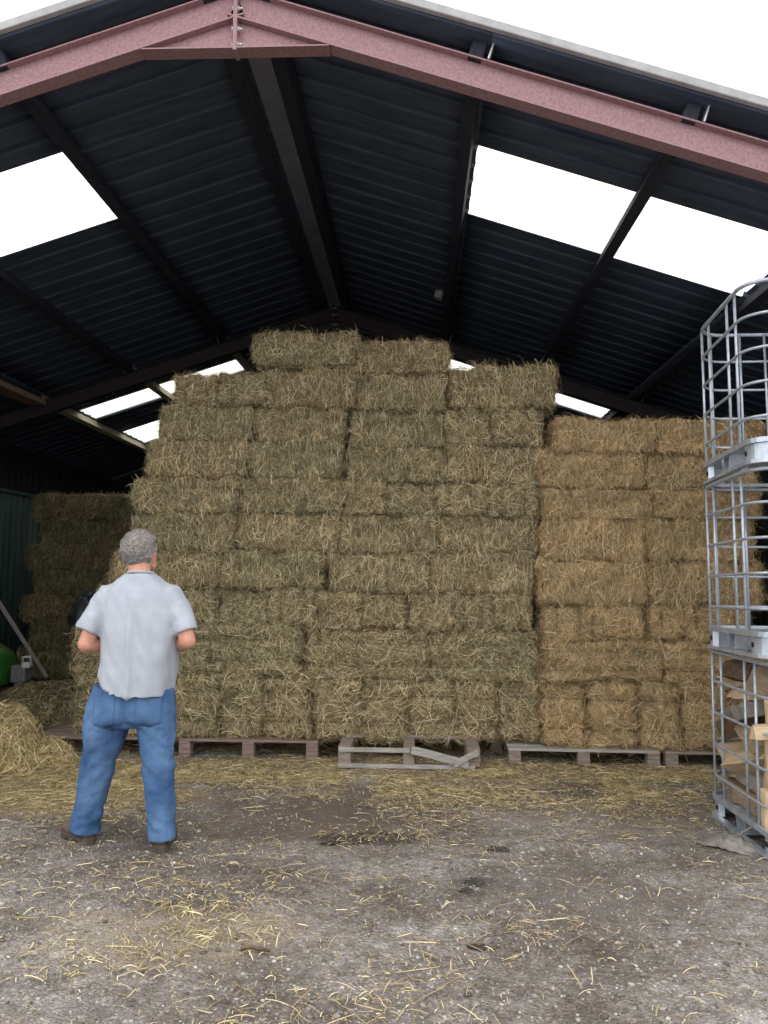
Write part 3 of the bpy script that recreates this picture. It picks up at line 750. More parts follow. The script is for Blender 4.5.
# ------------------------------------------------------------------ walls
def cladding(name, p0, p1, z0, ztop, mat, period=0.2, amp=0.015):
    """vertical corrugated sheeting between two plan points; ztop function of distance fraction"""
    p0 = V((*p0, 0)); p1 = V((*p1, 0)); d = p1 - p0; Ln = d.length; t = d.normalized(); nrm = V((-t.y, t.x, 0))
    n = int(Ln / (period / 6)); vs = []; 
    for i in range(n + 1):
        s = Ln * i / n; w = amp * max(-0.6, min(0.6, math.sin(2 * PI * s / period))) / 0.6
        p = p0 + t * s + nrm * w
        zt = ztop(s) if callable(ztop) else ztop
        vs += [(p.x, p.y, z0), (p.x, p.y, zt)]
    i = np.arange(n) * 2
    f = np.stack([i, i + 2, i + 3, i + 1], 1)
    o = obj(name, np_mesh(name, vs, f), mat)
    md = o.modifiers.new('th', 'SOLIDIFY'); md.thickness = 0.012; md.offset = 0
    tag(o, kind='structure'); return o
cladding('wall_left', (-6.36, 4.5), (-6.36, 15.8), -0.02, 3.44, M['cladding'])
cladding('wall_right', (4.16, 4.5), (4.16, 15.8), -0.02, 3.44, M['cladding'])
cladding('wall_back', (-6.36, 15.8), (4.16, 15.8), -0.02, lambda s: AZ + 0.02 - SL * abs(-6.36 + s - AX), M['cladding'])
cladding('wall_added_blocker', (-6.36, 4.58), (-3.45, 4.58), -0.02, lambda s: AZ - 0.42 - SL * abs(-6.36 + s - AX), M['cladding'])  # unseen cladding, added to keep daylight off the back-left corner
# green sheet lining at the left
root = empty('sheet_partition', (-5.98, 11.6, 0))
o = cladding('sheet', (0, -0.62), (0, 0.78), 0.0, 2.68, M['green_clad'], 0.17, 0.018); o.parent = root; del o['kind']
bm = bmesh.new(); add_box(bm, (0.0, 0.08, 2.70), (0.09, 1.42, 0.05)); bm_obj('cap_rail', bm, M['green_clad'], root, bevel=0.006)
tag(root, 'dark green corrugated sheet standing at far left beside the shaded stack', 'partition')

# ------------------------------------------------------------------ pallets
def board(bm, c, s, rz=0, rot=None):
    add_box(bm, c, s, rot or (0, 0, rz))
def make_pallet(mat, w=1.15, d=1.0, h=0.145, label='', loc=(0, 0, 0), rz=0, bottom=True, mat_top=None):
    root = empty('pallet', loc, rz)
    nb = 7; tb = 0.02
    for i in range(nb):
        bm = bmesh.new(); y = 0.045 + i * (d - 0.09) / (nb - 1)
        board(bm, (0, y, h - tb / 2), (w, 0.09, tb), random.uniform(-.004, .004)); bm_obj('deck_board', bm, mat_top or mat, root, bevel=0.003)
    for sx in (-1, 0, 1):
        bm = bmesh.new(); board(bm, (sx * (w / 2 - 0.05), d / 2, h - tb - 0.009), (0.095, d, 0.018)); bm_obj('stringer', bm, mat, root, bevel=0.002)
        for yy in (0.05, d / 2, d - 0.05):
            bm = bmesh.new(); board(bm, (sx * (w / 2 - 0.05), yy, 0.018 + (h - tb - 0.036) / 2), (0.098, 0.095, h - tb - 0.036)); bm_obj('block', bm, mat, root, bevel=0.004)
        if bottom:
            bm = bmesh.new(); board(bm, (sx * (w / 2 - 0.05), d / 2, 0.009), (0.095, d, 0.018)); bm_obj('runner', bm, mat, root, bevel=0.002)
    tag(root, label, 'pallet', 'pallets under the bales')
    return root
make_pallet(M['wood_red'], 1.12, loc=(-2.66, 6.70, 0.002), label='red-brown pallet under the left end of hay, behind the man')
make_pallet(M['wood_red'], 1.16, loc=(-1.39, 6.68, 0.002), label='red-brown pallet under hay, just right of the man')
make_pallet(M['wood_old'], 1.2, h=0.125, loc=(1.34, 6.60, 0.002), rz=-0.02, label='grey pallet under the left half of golden straw', mat_top=M['wood_grey'])
make_pallet(M['wood_old'], 1.2, h=0.125, loc=(2.58, 6.57, 0.002), rz=-0.02, label='brown pallet under straw, behind the wire cages')
make_pallet(M['wood_old'], 0.95, d=0.9, loc=(0.26, 7.06, 0.002), label='dark pallet under hay, behind the broken pallet')
# the broken pallet in front
def broken_pallet():
    w, d, h = 1.12, 0.42, 0.165
    root = empty('broken_pallet', (-0.06, 6.38, 0.004), 0.0)
    g = M['wood_grey']; w_ = M['wood_old']
    bm = bmesh.new(); board(bm, (0, d - 0.03, h + 0.012), (w - 0.08, 0.08, 0.022)); bm_obj('back_board', bm, w_, root, bevel=0.003)
    for sx in (-1, 0, 1):
        bm = bmesh.new(); board(bm, (sx * (w / 2 - 0.055) + (0.0), d / 2, h / 2 + 0.012), (0.10 if sx else 0.09, d, h - 0.02)); bm_obj('bearer', bm, w_, root, bevel=0.005)
    bm = bmesh.new(); board(bm, (-0.27, -0.012, h - 0.02), (0.56, 0.022, 0.034)); bm_obj('top_rail', bm, g, root, bevel=0.003)
    bm = bmesh.new(); board(bm, (-0.02, -0.012, 0.022), (1.07, 0.022, 0.034)); bm_obj('bottom_rail', bm, g, root, bevel=0.003)
    # snapped half of the top rail hanging down
    bm = bmesh.new(); sweep(bm, [(0.02, -0.03, h - 0.012), (0.18, -0.036, h - 0.045), (0.34, -0.040, 0.08), (0.46, -0.036, 0.045)], 0, prof=[(-0.012, -0.03), (0.012, -0.03), (0.012, 0.03), (-0.012, 0.03)])
    o = bm_obj('snapped_board', bm, g, root, bevel=0.003); o['label'] = 'snapped pale half of the top board hanging down'
    bm = bmesh.new(); sweep(bm, [(0.35, -0.055, 0.05), (0.45, -0.06, 0.11), (0.535, -0.05, 0.15)], 0, prof=[(-0.012, -0.022), (0.012, -0.022), (0.012, 0.022), (-0.012, 0.022)])
    bm_obj('splinter', bm, g, root, bevel=0.003)
    tag(root, 'empty grey pallet with a snapped front board in front of the hay', 'pallet')
broken_pallet()

# ------------------------------------------------------------------ wire cages
def rrect(x0, x1, y0, y1, r, z, seg=6):
    pts = []
    for cx, cy, a0 in ((x1 - r, y1 - r, 0), (x0 + r, y1 - r, 90), (x0 + r, y0 + r, 180), (x1 - r, y0 + r, 270)):
        for k in range(seg + 1):
            a = math.radians(a0 + 90 * k / seg); pts.append((cx + r * math.cos(a), cy + r * math.sin(a), z))
    return pts
CW, CD, UH = 1.2, 0.96, 1.05
def make_cage():
    root = empty('wire_cage', (0, 0, 0))
    x0, x1, y0, y1 = 0, CW, 0, CD
    for i, z in enumerate((0.265, 0.46, 0.655, 0.85, 1.035)):
        bm = bmesh.new(); sweep(bm, rrect(x0, x1, y0, y1, 0.17, z, 8), 0.0085 if i < 4 else 0.012, 8, True)
        bm_obj('horizontal_tube' if i < 4 else 'top_rim', bm, M['galv'], root, smooth=True)
    vs = [(0.012, y) for y in (0.24, 0.38, 0.73, 0.885)] + [(CW - 0.012, y) for y in (0.24, 0.38, 0.60, 0.73)] \
        + [(x, 0.012) for x in (0.28, 0.44, 0.60, 0.76, 0.92)] + [(x, CD - 0.012) for x in (0.09, 0.28, 0.44, 0.60, 0.76, 0.92)]
    for (x, y) in vs:
        if (x, y) == (0.012, 0.885): x = 0.016
        bm = bmesh.new(); sweep(bm, [(x, y, 0.11), (x, y, 0.6), (x, y, 1.035)], 0.0085, 8); bm_obj('vertical_tube', bm, M['galv'], root, smooth=True)
    # pallet base
    bm = bmesh.new(); sweep(bm, rrect(x0, x1, y0, y1, 0.12, 0.128), 0, prof=[(-0.011, -0.014), (0.011, -0.014), (0.011, 0.014), (-0.011, 0.014)], closed=True)
    base = bm_obj('base_frame', bm, M['galv2'], root)
    bm = bmesh.new()
    ny = 33
    for k in range(ny - 1):
        ya = 0.02 + (CD - 0.04) * k / (ny - 1); yb = 0.02 + (CD - 0.04) * (k + 1) / (ny - 1)
        za = 0.118 + 0.008 * (k // 2 % 2); zb = 0.118 + 0.008 * ((k + 1) // 2 % 2)
        prism(bm, [(0.02, ya, za), (0.02, yb, zb), (0.02, yb, zb - 0.004), (0.02, ya, za - 0.004)], (0.02, 0, 0), (CW - 0.02, 0, 0))
    bm_obj('tray', bm, M['galv2'], base)
    bm = bmesh.new(); sweep(bm, rrect(x0, x1, y0, y1, 0.12, 0.011), 0, prof=[(-0.018, -0.010), (0.018, -0.010), (0.018, 0.010), (-0.018, 0.010)], closed=True)
    bm_obj('bottom_runner', bm, M['galv2'], base)
    # corner feet: bent plates round each corner with a bolt hole
    for (cx, cy, a0, sx, sy) in ((CW - .12, CD - .12, 0, 1, 1), (.12, CD - .12, 90, -1, 1), (.12, .12, 180, -1, -1), (CW - .12, .12, 270, 1, -1)):
        bm = bmesh.new(); pts = []
        for k in range(9):
            a = math.radians(a0 + 90 * k / 8); pts.append((cx + .116 * math.cos(a), cy + .116 * math.sin(a)))
        p_a = (pts[0][0] - 0.0, pts[0][1] - (0.05 * sy if a0 in (0, 180) else 0)); p_b = (pts[-1][0], pts[-1][1])
        dxa, dya = (0, -sy) if a0 in (0, 180) else (-sx, 0)
        dxb, dyb = (-sx, 0) if a0 in (0, 180) else (0, -sy)
        pts = [(pts[0][0] + dxa * .05 + (-sx if dya else 0) * .03, pts[0][1] + dya * .05 + (-sy if dxa else 0) * .03)] + [(pts[0][0] + dxa * .03, pts[0][1] + dya * .03)] + pts \
            + [(pts[-1][0] + dxb * .03, pts[-1][1] + dyb * .03), (pts[-1][0] + dxb * .05 + (-sx if dyb else 0) * .03, pts[-1][1] + dyb * .05 + (-sy if dxb else 0) * .03)]
        inner = [(cx + (p[0] - cx) * 0.96, cy + (p[1] - cy) * 0.96) for p in pts]
        ring = [(x, y, 0.02) for x, y in pts] + [(x, y, 0.02) for x, y in inner[::-1]]
        prism(bm, ring, (0, 0, 0.02), (0, 0, 0.118))
        f = bm_obj('corner_foot', bm, M['galv2'], base)
        bm = bmesh.new()
        px = cx + (.1175 if sx > 0 else -.1175); py = cy
        add_cyl(bm, (px - .003 * sx, py - 0.01 * sy, 0.068), (px + .0015 * sx, py - 0.01 * sy, 0.068), 0.016, seg=16)
        bm_obj('bolt_hole', bm, M['hole'], base)
    # middle feet: folded U-shaped plates
    for (x, y, ax) in ((0.0, CD / 2, 'y'), (CW, CD / 2, 'y'), (CW / 2, 0, 'x'), (CW / 2, CD, 'x')):
        bm = bmesh.new()
        prof = [(-0.075, 0.118), (-0.05, 0.025), (0.05, 0.025), (0.075, 0.118), (0.067, 0.118), (0.045, 0.032), (-0.045, 0.032), (-0.067, 0.118)]
        s = 1 if (x == 0 or y == 0) else -1
        if ax == 'y': prism(bm, [(x + 0.005 * s, y + a, z) for a, z in prof], (0, 0, 0), (0.11 * s, 0, 0))
        else: prism(bm, [(x + a, y + 0.005 * s, z) for a, z in prof], (0, 0, 0), (0, 0.11 * s, 0))
        bm_obj('middle_foot', bm, M['galv2'], base)
    return root
cage = make_cage()
CX0, CY0 = 1.88, 4.40
for i, (lab) in enumerate(['bottom galvanised wire cage on the ground, holding split firewood', 'middle galvanised wire cage of the three, stacked on the firewood cage', 'topmost galvanised wire cage of the stack, empty under the roof']):
    c = cage if i == 0 else copy_tree(cage)
    R = Euler((math.radians((0, -1.2, -1.9)[i]), 0, math.radians((0.5, -2.4, -2.8)[i]))).to_matrix()
    c.location = V((CX0, CY0 + CD, 0.004 + UH * i)) - R @ V((0, CD, 0)); c.rotation_euler = R.to_euler()
    tag(c, lab, 'wire cage', 'stacked wire cages')

# firewood: (centre, length, cross size, euler, material, label)
def log(c, L, w, h, rot, mat, label, shape='wedge', seed=0):
    rs = random.Random(seed)
    if shape == 'wedge': poly = [(-w / 2, -h / 2), (w / 2, -h / 2 + .01), (w / 2 * .55, h * .30), (w * .1, h / 2), (-w * .30, h * .22)]
    elif shape == 'quarter': poly = [(-w / 2, -h / 2)] + [(-w / 2 + w * math.cos(a), -h / 2 + h * math.sin(a)) for a in (0, .3, .6, .9, 1.25, PI / 2)]
    else: poly = [(-w / 2, -h / 2), (w / 2, -h / 2), (w / 2, h / 2), (-w / 2, h / 2)]
    bm = bmesh.new(); n = 5; rings = []
    for k in range(n + 1):
        z = -L / 2 + L * k / n; t = 1 + rs.uniform(-.06, .06)
        rings.append([bm.verts.new((x * t + rs.uniform(-.005, .005), y * t + rs.uniform(-.005, .005), z + (rs.uniform(-.012, .012) if k in (0, n) else 0))) for x, y in poly])
    m = len(poly)
    for k in range(n):
        for j in range(m): bm.faces.new((rings[k][j], rings[k][(j + 1) % m], rings[k + 1][(j + 1) % m], rings[k + 1][j]))
    bm.faces.new(rings[0][::-1]); bm.faces.new(rings[-1])
    root = None
    if shape == 'quarter':  # bark on the round side is its own part
        o = bm_obj('firewood_log', bm, M[mat])
        bb = bmesh.new(); arc = [(-w / 2 + (w + .004) * math.cos(a), -h / 2 + (h + .004) * math.sin(a)) for a in (0.02, .3, .6, .9, 1.25, PI / 2 - .02)]
        arc2 = [(-w / 2 + (w + .014) * math.cos(a), -h / 2 + (h + .014) * math.sin(a)) for a in (PI / 2 - .02, 1.25, .9, .6, .3, .02)]
        prism(bb, [(x, y, -L / 2 + .01) for x, y in arc + arc2], (0, 0, 0), (0, 0, L - .02))
        bm_obj('bark', bb, M['bark'], o)
    else:
        o = bm_obj('firewood_log', bm, M[mat], bevel=0.003)
    o.location = (c[0] - 0.045, 4.57 + (c[1] - 4.57) * 1.16, c[2]); o.rotation_euler = rot; o.scale = (1.12, 1.12, 1.12)
    tag(o, label, 'firewood', 'firewood in the bottom cage')
H = PI / 2
LOGS = [
 ((2.05, 4.66, 0.52), 0.56, 0.085, 0.03, (0.20, -0.05, 0.0), 'log_pale', 'long pale slat leaning upright against the cage tubes', 'slab'),
 ((2.06, 4.55, 0.66), 0.30, 0.07, 0.065, (0.25, H, 0.15), 'log_pale', 'pale square stick pointing outward near the upright slat', 'slab'),
 ((2.10, 4.68, 0.905), 0.36, 0.16, 0.13, (H + .15, 0.0, 0.1), 'log_mid', 'large pale grey split log at the top near corner of cage', 'wedge'),
 ((2.08, 5.06, 0.93), 0.26, 0.13, 0.13, (H, 0.35, 0.2), 'bark', 'dark bark-covered log at the top far corner of cage', 'wedge'),
 ((2.06, 4.98, 0.80), 0.30, 0.10, 0.06, (H - .1, 0.1, 0.0), 'log_pale', 'thin pale split log just under the topmost far log', 'wedge'),
 ((2.08, 5.24, 0.84), 0.14, 0.06, 0.05, (0.2, H, 0.1), 'log_pale', 'small pale log end poking out at the far upright tube', 'slab'),
 ((2.07, 4.98, 0.70), 0.34, 0.15, 0.08, (H - .25, -0.2, 0.0), 'log_grey', 'grey weathered board below the thin pale log', 'slab'),
 ((2.10, 5.12, 0.60), 0.28, 0.12, 0.11, (0.2, H - .2, 0.3), 'bark', 'dark log with bark, halfway up the far side', 'wedge'),
 ((2.08, 4.92, 0.565), 0.34, 0.13, 0.10, (H + .25, 0.3, 0.0), 'log_mid', 'brown wedge-shaped log in the middle of cage', 'wedge'),
 ((2.07, 4.93, 0.425), 0.36, 0.15, 0.12, (H - .35, 0.5, 0.1), 'log_pale', 'broad pale split log sloping below the middle of cage', 'wedge'),
 ((2.08, 5.16, 0.43), 0.20, 0.10, 0.09, (0.5, H - .3, 0.0), 'log_pale', 'pale cut log end low on the far side', 'wedge'),
 ((2.08, 4.90, 0.295), 0.40, 0.11, 0.10, (H - .08, 0.1, 0.0), 'log_grey', 'grey splintered log resting above the bottom bark log', 'wedge'),
 ((2.08, 4.93, 0.19), 0.46, 0.14, 0.10, (H, 0.0, 0.02), 'log_mid', 'large brown bark log on the cage floor', 'quarter'),
 ((2.02, 4.62, 0.22), 0.22, 0.12, 0.055, (0.08, 0.0, 0.1), 'log_pale', 'pale yellow block upright at the near bottom corner', 'slab'),
 ((2.06, 4.72, 0.26), 0.24, 0.09, 0.05, (0.9, 0.25, 0.0), 'log_mid', 'short split slat slanting above the bottom bark log', 'slab'),
 ((2.20, 4.60, 0.36), 0.30, 0.12, 0.12, (0.1, H, 0.0), 'bark', 'dark log end behind the upright pale slat', 'wedge'),
 ((2.22, 4.72, 0.78), 0.34, 0.15, 0.13, (H, 0.2, 0.3), 'log_grey', 'shaded grey log behind the top near log', 'wedge'),
 ((2.28, 4.95, 0.30), 0.40, 0.16, 0.15, (H, 0.4, -0.1), 'bark', 'shaded log lying deep in the cage near its floor', 'wedge'),
 ((2.28, 5.02, 0.50), 0.40, 0.16, 0.15, (H, 0.1, 0.1), 'log_mid', 'shaded log deep in the cage at half height', 'wedge'),
 ((2.28, 5.05, 0.72), 0.40, 0.17, 0.15, (H, -0.3, 0.1), 'bark', 'shaded log deep in the cage at upper far side', 'wedge'),
 ((2.30, 4.70, 0.56), 0.36, 0.17, 0.15, (H, 0.3, 0.1), 'log_mid', 'shaded log deep in the cage behind the square stick', 'wedge'),
 ((2.30, 4.66, 0.20), 0.36, 0.17, 0.13, (H, 0.0, 0.1), 'log_grey', 'shaded log on the cage floor behind the near corner', 'wedge'),
]
for i, (c, L, w, h, rot, mt, lab, sh) in enumerate(LOGS): log(c, L, w, h, rot, mt, lab + ', bottom cage' if len(lab.split()) < 13 and 'cage' not in lab else lab, sh, i)
# navy cloth in the middle cage
lump('tarpaulin', (2.20, 4.62, 1.054 + 0.13), (0.16, 0.14, 0.075), M['blue_tarp'], 3, 'crumpled navy sheet lying inside the middle wire cage', 'tarpaulin', sub=4, amp=0.5)
# grey rag with a stalk by the cage foot
def rag():
    bm = bmesh.new(); n = 26
    g = [[None] * (n + 1) for _ in range(n + 1)]
    for i in range(n + 1):
        for j in range(n + 1):
            u = i / n - .5; w = j / n - .5
            r = math.hypot(u, w)
            edge = 1 + 0.35 * noise.noise(V((u * 4, w * 4, 3.1)))
            z = 0.004 + 0.060 * max(0, 1 - (r * 2) ** 2) * (0.6 + 0.8 * abs(noise.noise(V((u * 7, w * 7, .3))))) + 0.012 * noise.noise(V((u * 18, w * 18, 1)))
            g[i][j] = bm.verts.new((u * 0.34 * edge, w * 0.20 * edge, max(z, 0.004)))
    for i in range(n):
        for j in range(n): bm.faces.new((g[i][j], g[i + 1][j], g[i + 1][j + 1], g[i][j + 1]))
    root = empty('rag', (1.765, 4.73, 0.0), -0.75)
    o = bm_obj('cloth', bm, M['rag'], root, smooth=True); md = o.modifiers.new('t', 'SOLIDIFY'); md.thickness = 0.004
    bm = bmesh.new(); sweep(bm, [(0.03, 0.02, 0.03), (0.07, 0.04, 0.085), (0.12, 0.07, 0.115), (0.16, 0.10, 0.12)], 0.008, 7); bm_obj('cord', bm, M['rag'], root, smooth=True)
    tag(root, 'dirty grey rag with a cord lying at the foot of wire cage', 'rag')
rag()

# ------------------------------------------------------------------ things in the dark corner
def machine():
    root = empty('garden_tractor', (-4.60, 8.6, 0.06), 0.0)
    # bonnet: rounded body
    bm = bmesh.new()
    secs = [(-0.28, 0.20, 0.14, 0.40), (-0.20, 0.26, 0.20, 0.43), (0.0, 0.28, 0.24, 0.45), (0.12, 0.26, 0.20, 0.42), (0.20, 0.18, 0.12, 0.38)]
    rings = []
    for (x, ry, rz, zc) in secs:
        rings.append([bm.verts.new((x, ry * math.copysign(abs(math.cos(a)) ** .6, math.cos(a)), zc + rz * math.copysign(abs(math.sin(a)) ** .6, math.sin(a)))) for a in [2 * PI * k / 16 for k in range(16)]])
    for A, B in zip(rings, rings[1:]):
        for k in range(16): bm.faces.new((A[k], A[(k + 1) % 16], B[(k + 1) % 16], B[k]))
    bm.faces.new(rings[0][::-1]); bm.faces.new(rings[-1])
    o = bm_obj('bonnet', bm, M['green_paint'], root, smooth=True)
    bm = bmesh.new(); add_box(bm, (0.14, -0.235, 0.50), (0.08, 0.012, 0.05)); add_box(bm, (0.14, -0.240, 0.38), (0.07, 0.014, 0.045)); bm_obj('white_patch', bm, M['label'], o)
    for y in (-0.22, 0.22):
        bm = bmesh.new(); r = bmesh.ops.create_circle(bm, segments=8, radius=0.05)
        bmesh.ops.delete(bm, geom=bm.verts[:], context='VERTS')
        pts = [(0.02 + 0.13 * math.cos(2 * PI * k / 24), y, 0.19 + 0.13 * math.sin(2 * PI * k / 24)) for k in range(24)]
        sweep(bm, pts, 0.055, 10, True); add_cyl(bm, (0.02, y - .03, 0.19), (0.02, y + .03, 0.19), 0.09, seg=18)
        bm_obj('wheel', bm, M['black_plastic'], root, smooth=True)
    bm = bmesh.new(); add_box(bm, (-0.1, 0, 0.24), (0.5, 0.34, 0.06)); bm_obj('chassis', bm, M['black_plastic'], root, bevel=0.01)
    tag(root, 'green garden machine with white patches in the dark at left edge', 'machine')
machine()
def engine():
    root = empty('strimmer_engine', (-4.29, 8.62, 0.10)); root.scale = (0.8, 0.8, 0.9)
    bm = bmesh.new(); add_box(bm, (0, 0, 0.36), (0.20, 0.2, 0.20)); add_cyl(bm, (0, 0, 0), (0, 0, 0.3), 0.07, 0.09, 14)
    bm_obj('engine_block', bm, M['grey_metal'], root, bevel=0.02)
    bm = bmesh.new(); sweep(bm, [(0.06, -0.08, 0.44), (0.06, -0.09, 0.56), (0.16, -0.09, 0.57), (0.18, -0.08, 0.46)], 0.018, 8); bm_obj('handle', bm, M['white_plastic'], root, smooth=True)
    bm = bmesh.new(); add_box(bm, (0.12, -0.09, 0.47), (0.10, 0.06, 0.07)); bm_obj('tank', bm, M['white_plastic'], root, bevel=0.012)
    tag(root, 'small grey engine with a white handle beside the green machine', 'engine')
engine()
bm = bmesh.new(); sweep(bm, [(-4.20, 9.05, 0.33), (-4.82, 8.75, 1.44)], 0, prof=[(-0.018, -0.022), (0.018, -0.022), (0.018, 0.022), (-0.018, 0.022)])
o = bm_obj('leaning_pole', bm, M['log_grey'], bevel=0.003); tag(o, 'grey timber pole leaning in the dark at far left', 'pole')
lump('plastic_sack', (-2.90, 7.03, 1.08), (0.17, 0.16, 0.24), M['black_plastic'], 2, 'black plastic sack lying on the hay ledge behind the man', 'sack', sub=4, amp=0.3)

# ------------------------------------------------------------------ the man
def capsule(bm, p0, r0, p1, r1, sub=2):
    p0 = V(p0); p1 = V(p1)
    b = bmesh.new()
    for p, r in ((p0, r0), (p1, r1)):
        s = bmesh.ops.create_icosphere(b, subdivisions=sub, radius=r); bmesh.ops.translate(b, verts=s['verts'], vec=p)
    h = bmesh.ops.convex_hull(b, input=b.verts[:])
    bmesh.ops.delete(b, geom=list({g for g in h['geom_interior'] + h['geom_unused'] if isinstance(g, bmesh.types.BMVert)}), context='VERTS')
    me = bpy.data.meshes.new('t'); b.to_mesh(me); b.free(); bm.from_mesh(me); bpy.data.meshes.remove(me)
def ellipsoid(bm, c, r, R=None, sub=3):
    s = bmesh.ops.create_icosphere(bm, subdivisions=sub, radius=1)
    Mx = Matrix.Translation(c) @ (R.to_4x4() if R else Matrix.Identity(4)) @ Matrix.Diagonal((*r, 1))
    bmesh.ops.transform(bm, matrix=Mx, verts=s['verts'])
def loft(bm, rings, n=28, zfun=None, power=1.0):
    """rings (centre, rx, ry) horizontal ellipses"""
    RR = []
    for (c, rx, ry) in rings:
        row = []
        for k in range(n):
            a = 2 * PI * k / n; ca, sa = math.cos(a), math.sin(a)
            p = V((c[0] + rx * math.copysign(abs(ca) ** power, ca), c[1] + ry * math.copysign(abs(sa) ** power, sa), c[2]))
            if zfun: p.z += zfun(p)
            row.append(bm.verts.new(p))
        RR.append(row)
    for A, B in zip(RR, RR[1:]):
        for k in range(n): bm.faces.new((A[k], A[(k + 1) % n], B[(k + 1) % n], B[k]))
    bm.faces.new(RR[0][::-1]); bm.faces.new(RR[-1])
def tube_loft(bm, pts, n=20):
    """round sections (centre, r) perpendicular to the path"""
    P = [V(p) for p, r in pts]; RR = []
    for i, (p, r) in enumerate(pts):
        t = (P[min(i + 1, len(P) - 1)] - P[max(i - 1, 0)]).normalized()
        ref = V((0, 1, 0)); a = t.cross(ref).normalized(); b = t.cross(a).normalized()
        rr = r if isinstance(r, tuple) else (r, r)
        RR.append([bm.verts.new(P[i] + a * rr[0] * math.cos(2 * PI * k / n) + b * rr[1] * math.sin(2 * PI * k / n)) for k in range(n)])
    for A, B in zip(RR, RR[1:]):
        for k in range(n): bm.faces.new((A[k], A[(k + 1) % n], B[(k + 1) % n], B[k]))
    bm.faces.new(RR[0][::-1]); bm.faces.new(RR[-1])
def fuse(name, bm, voxel, smooth_it, mat, parent, disp=None):
    bmesh.ops.recalc_face_normals(bm, faces=bm.faces[:])
    me = bpy.data.meshes.new(name); bm.to_mesh(me); bm.free()
    o = bpy.data.objects.new(name, me); COL.objects.link(o)
    r = o.modifiers.new('r', 'REMESH'); r.mode = 'VOXEL'; r.voxel_size = voxel
    s = o.modifiers.new('s', 'SMOOTH'); s.factor = 0.5; s.iterations = smooth_it
    bpy.context.view_layer.update()
    dg = bpy.context.evaluated_depsgraph_get()
    nm = bpy.data.meshes.new_from_object(o.evaluated_get(dg))
    o.modifiers.clear(); o.data = nm; nm.name = name; bpy.data.meshes.remove(me)
    if disp:
        nrm = [v.normal.copy() for v in nm.vertices]
        for v, q in zip(nm.vertices, nrm): v.co += q * disp(v.co)
    for p in nm.polygons: p.use_smooth = True
    nm.materials.clear(); nm.materials.append(mat)
    o.parent = parent
    return o

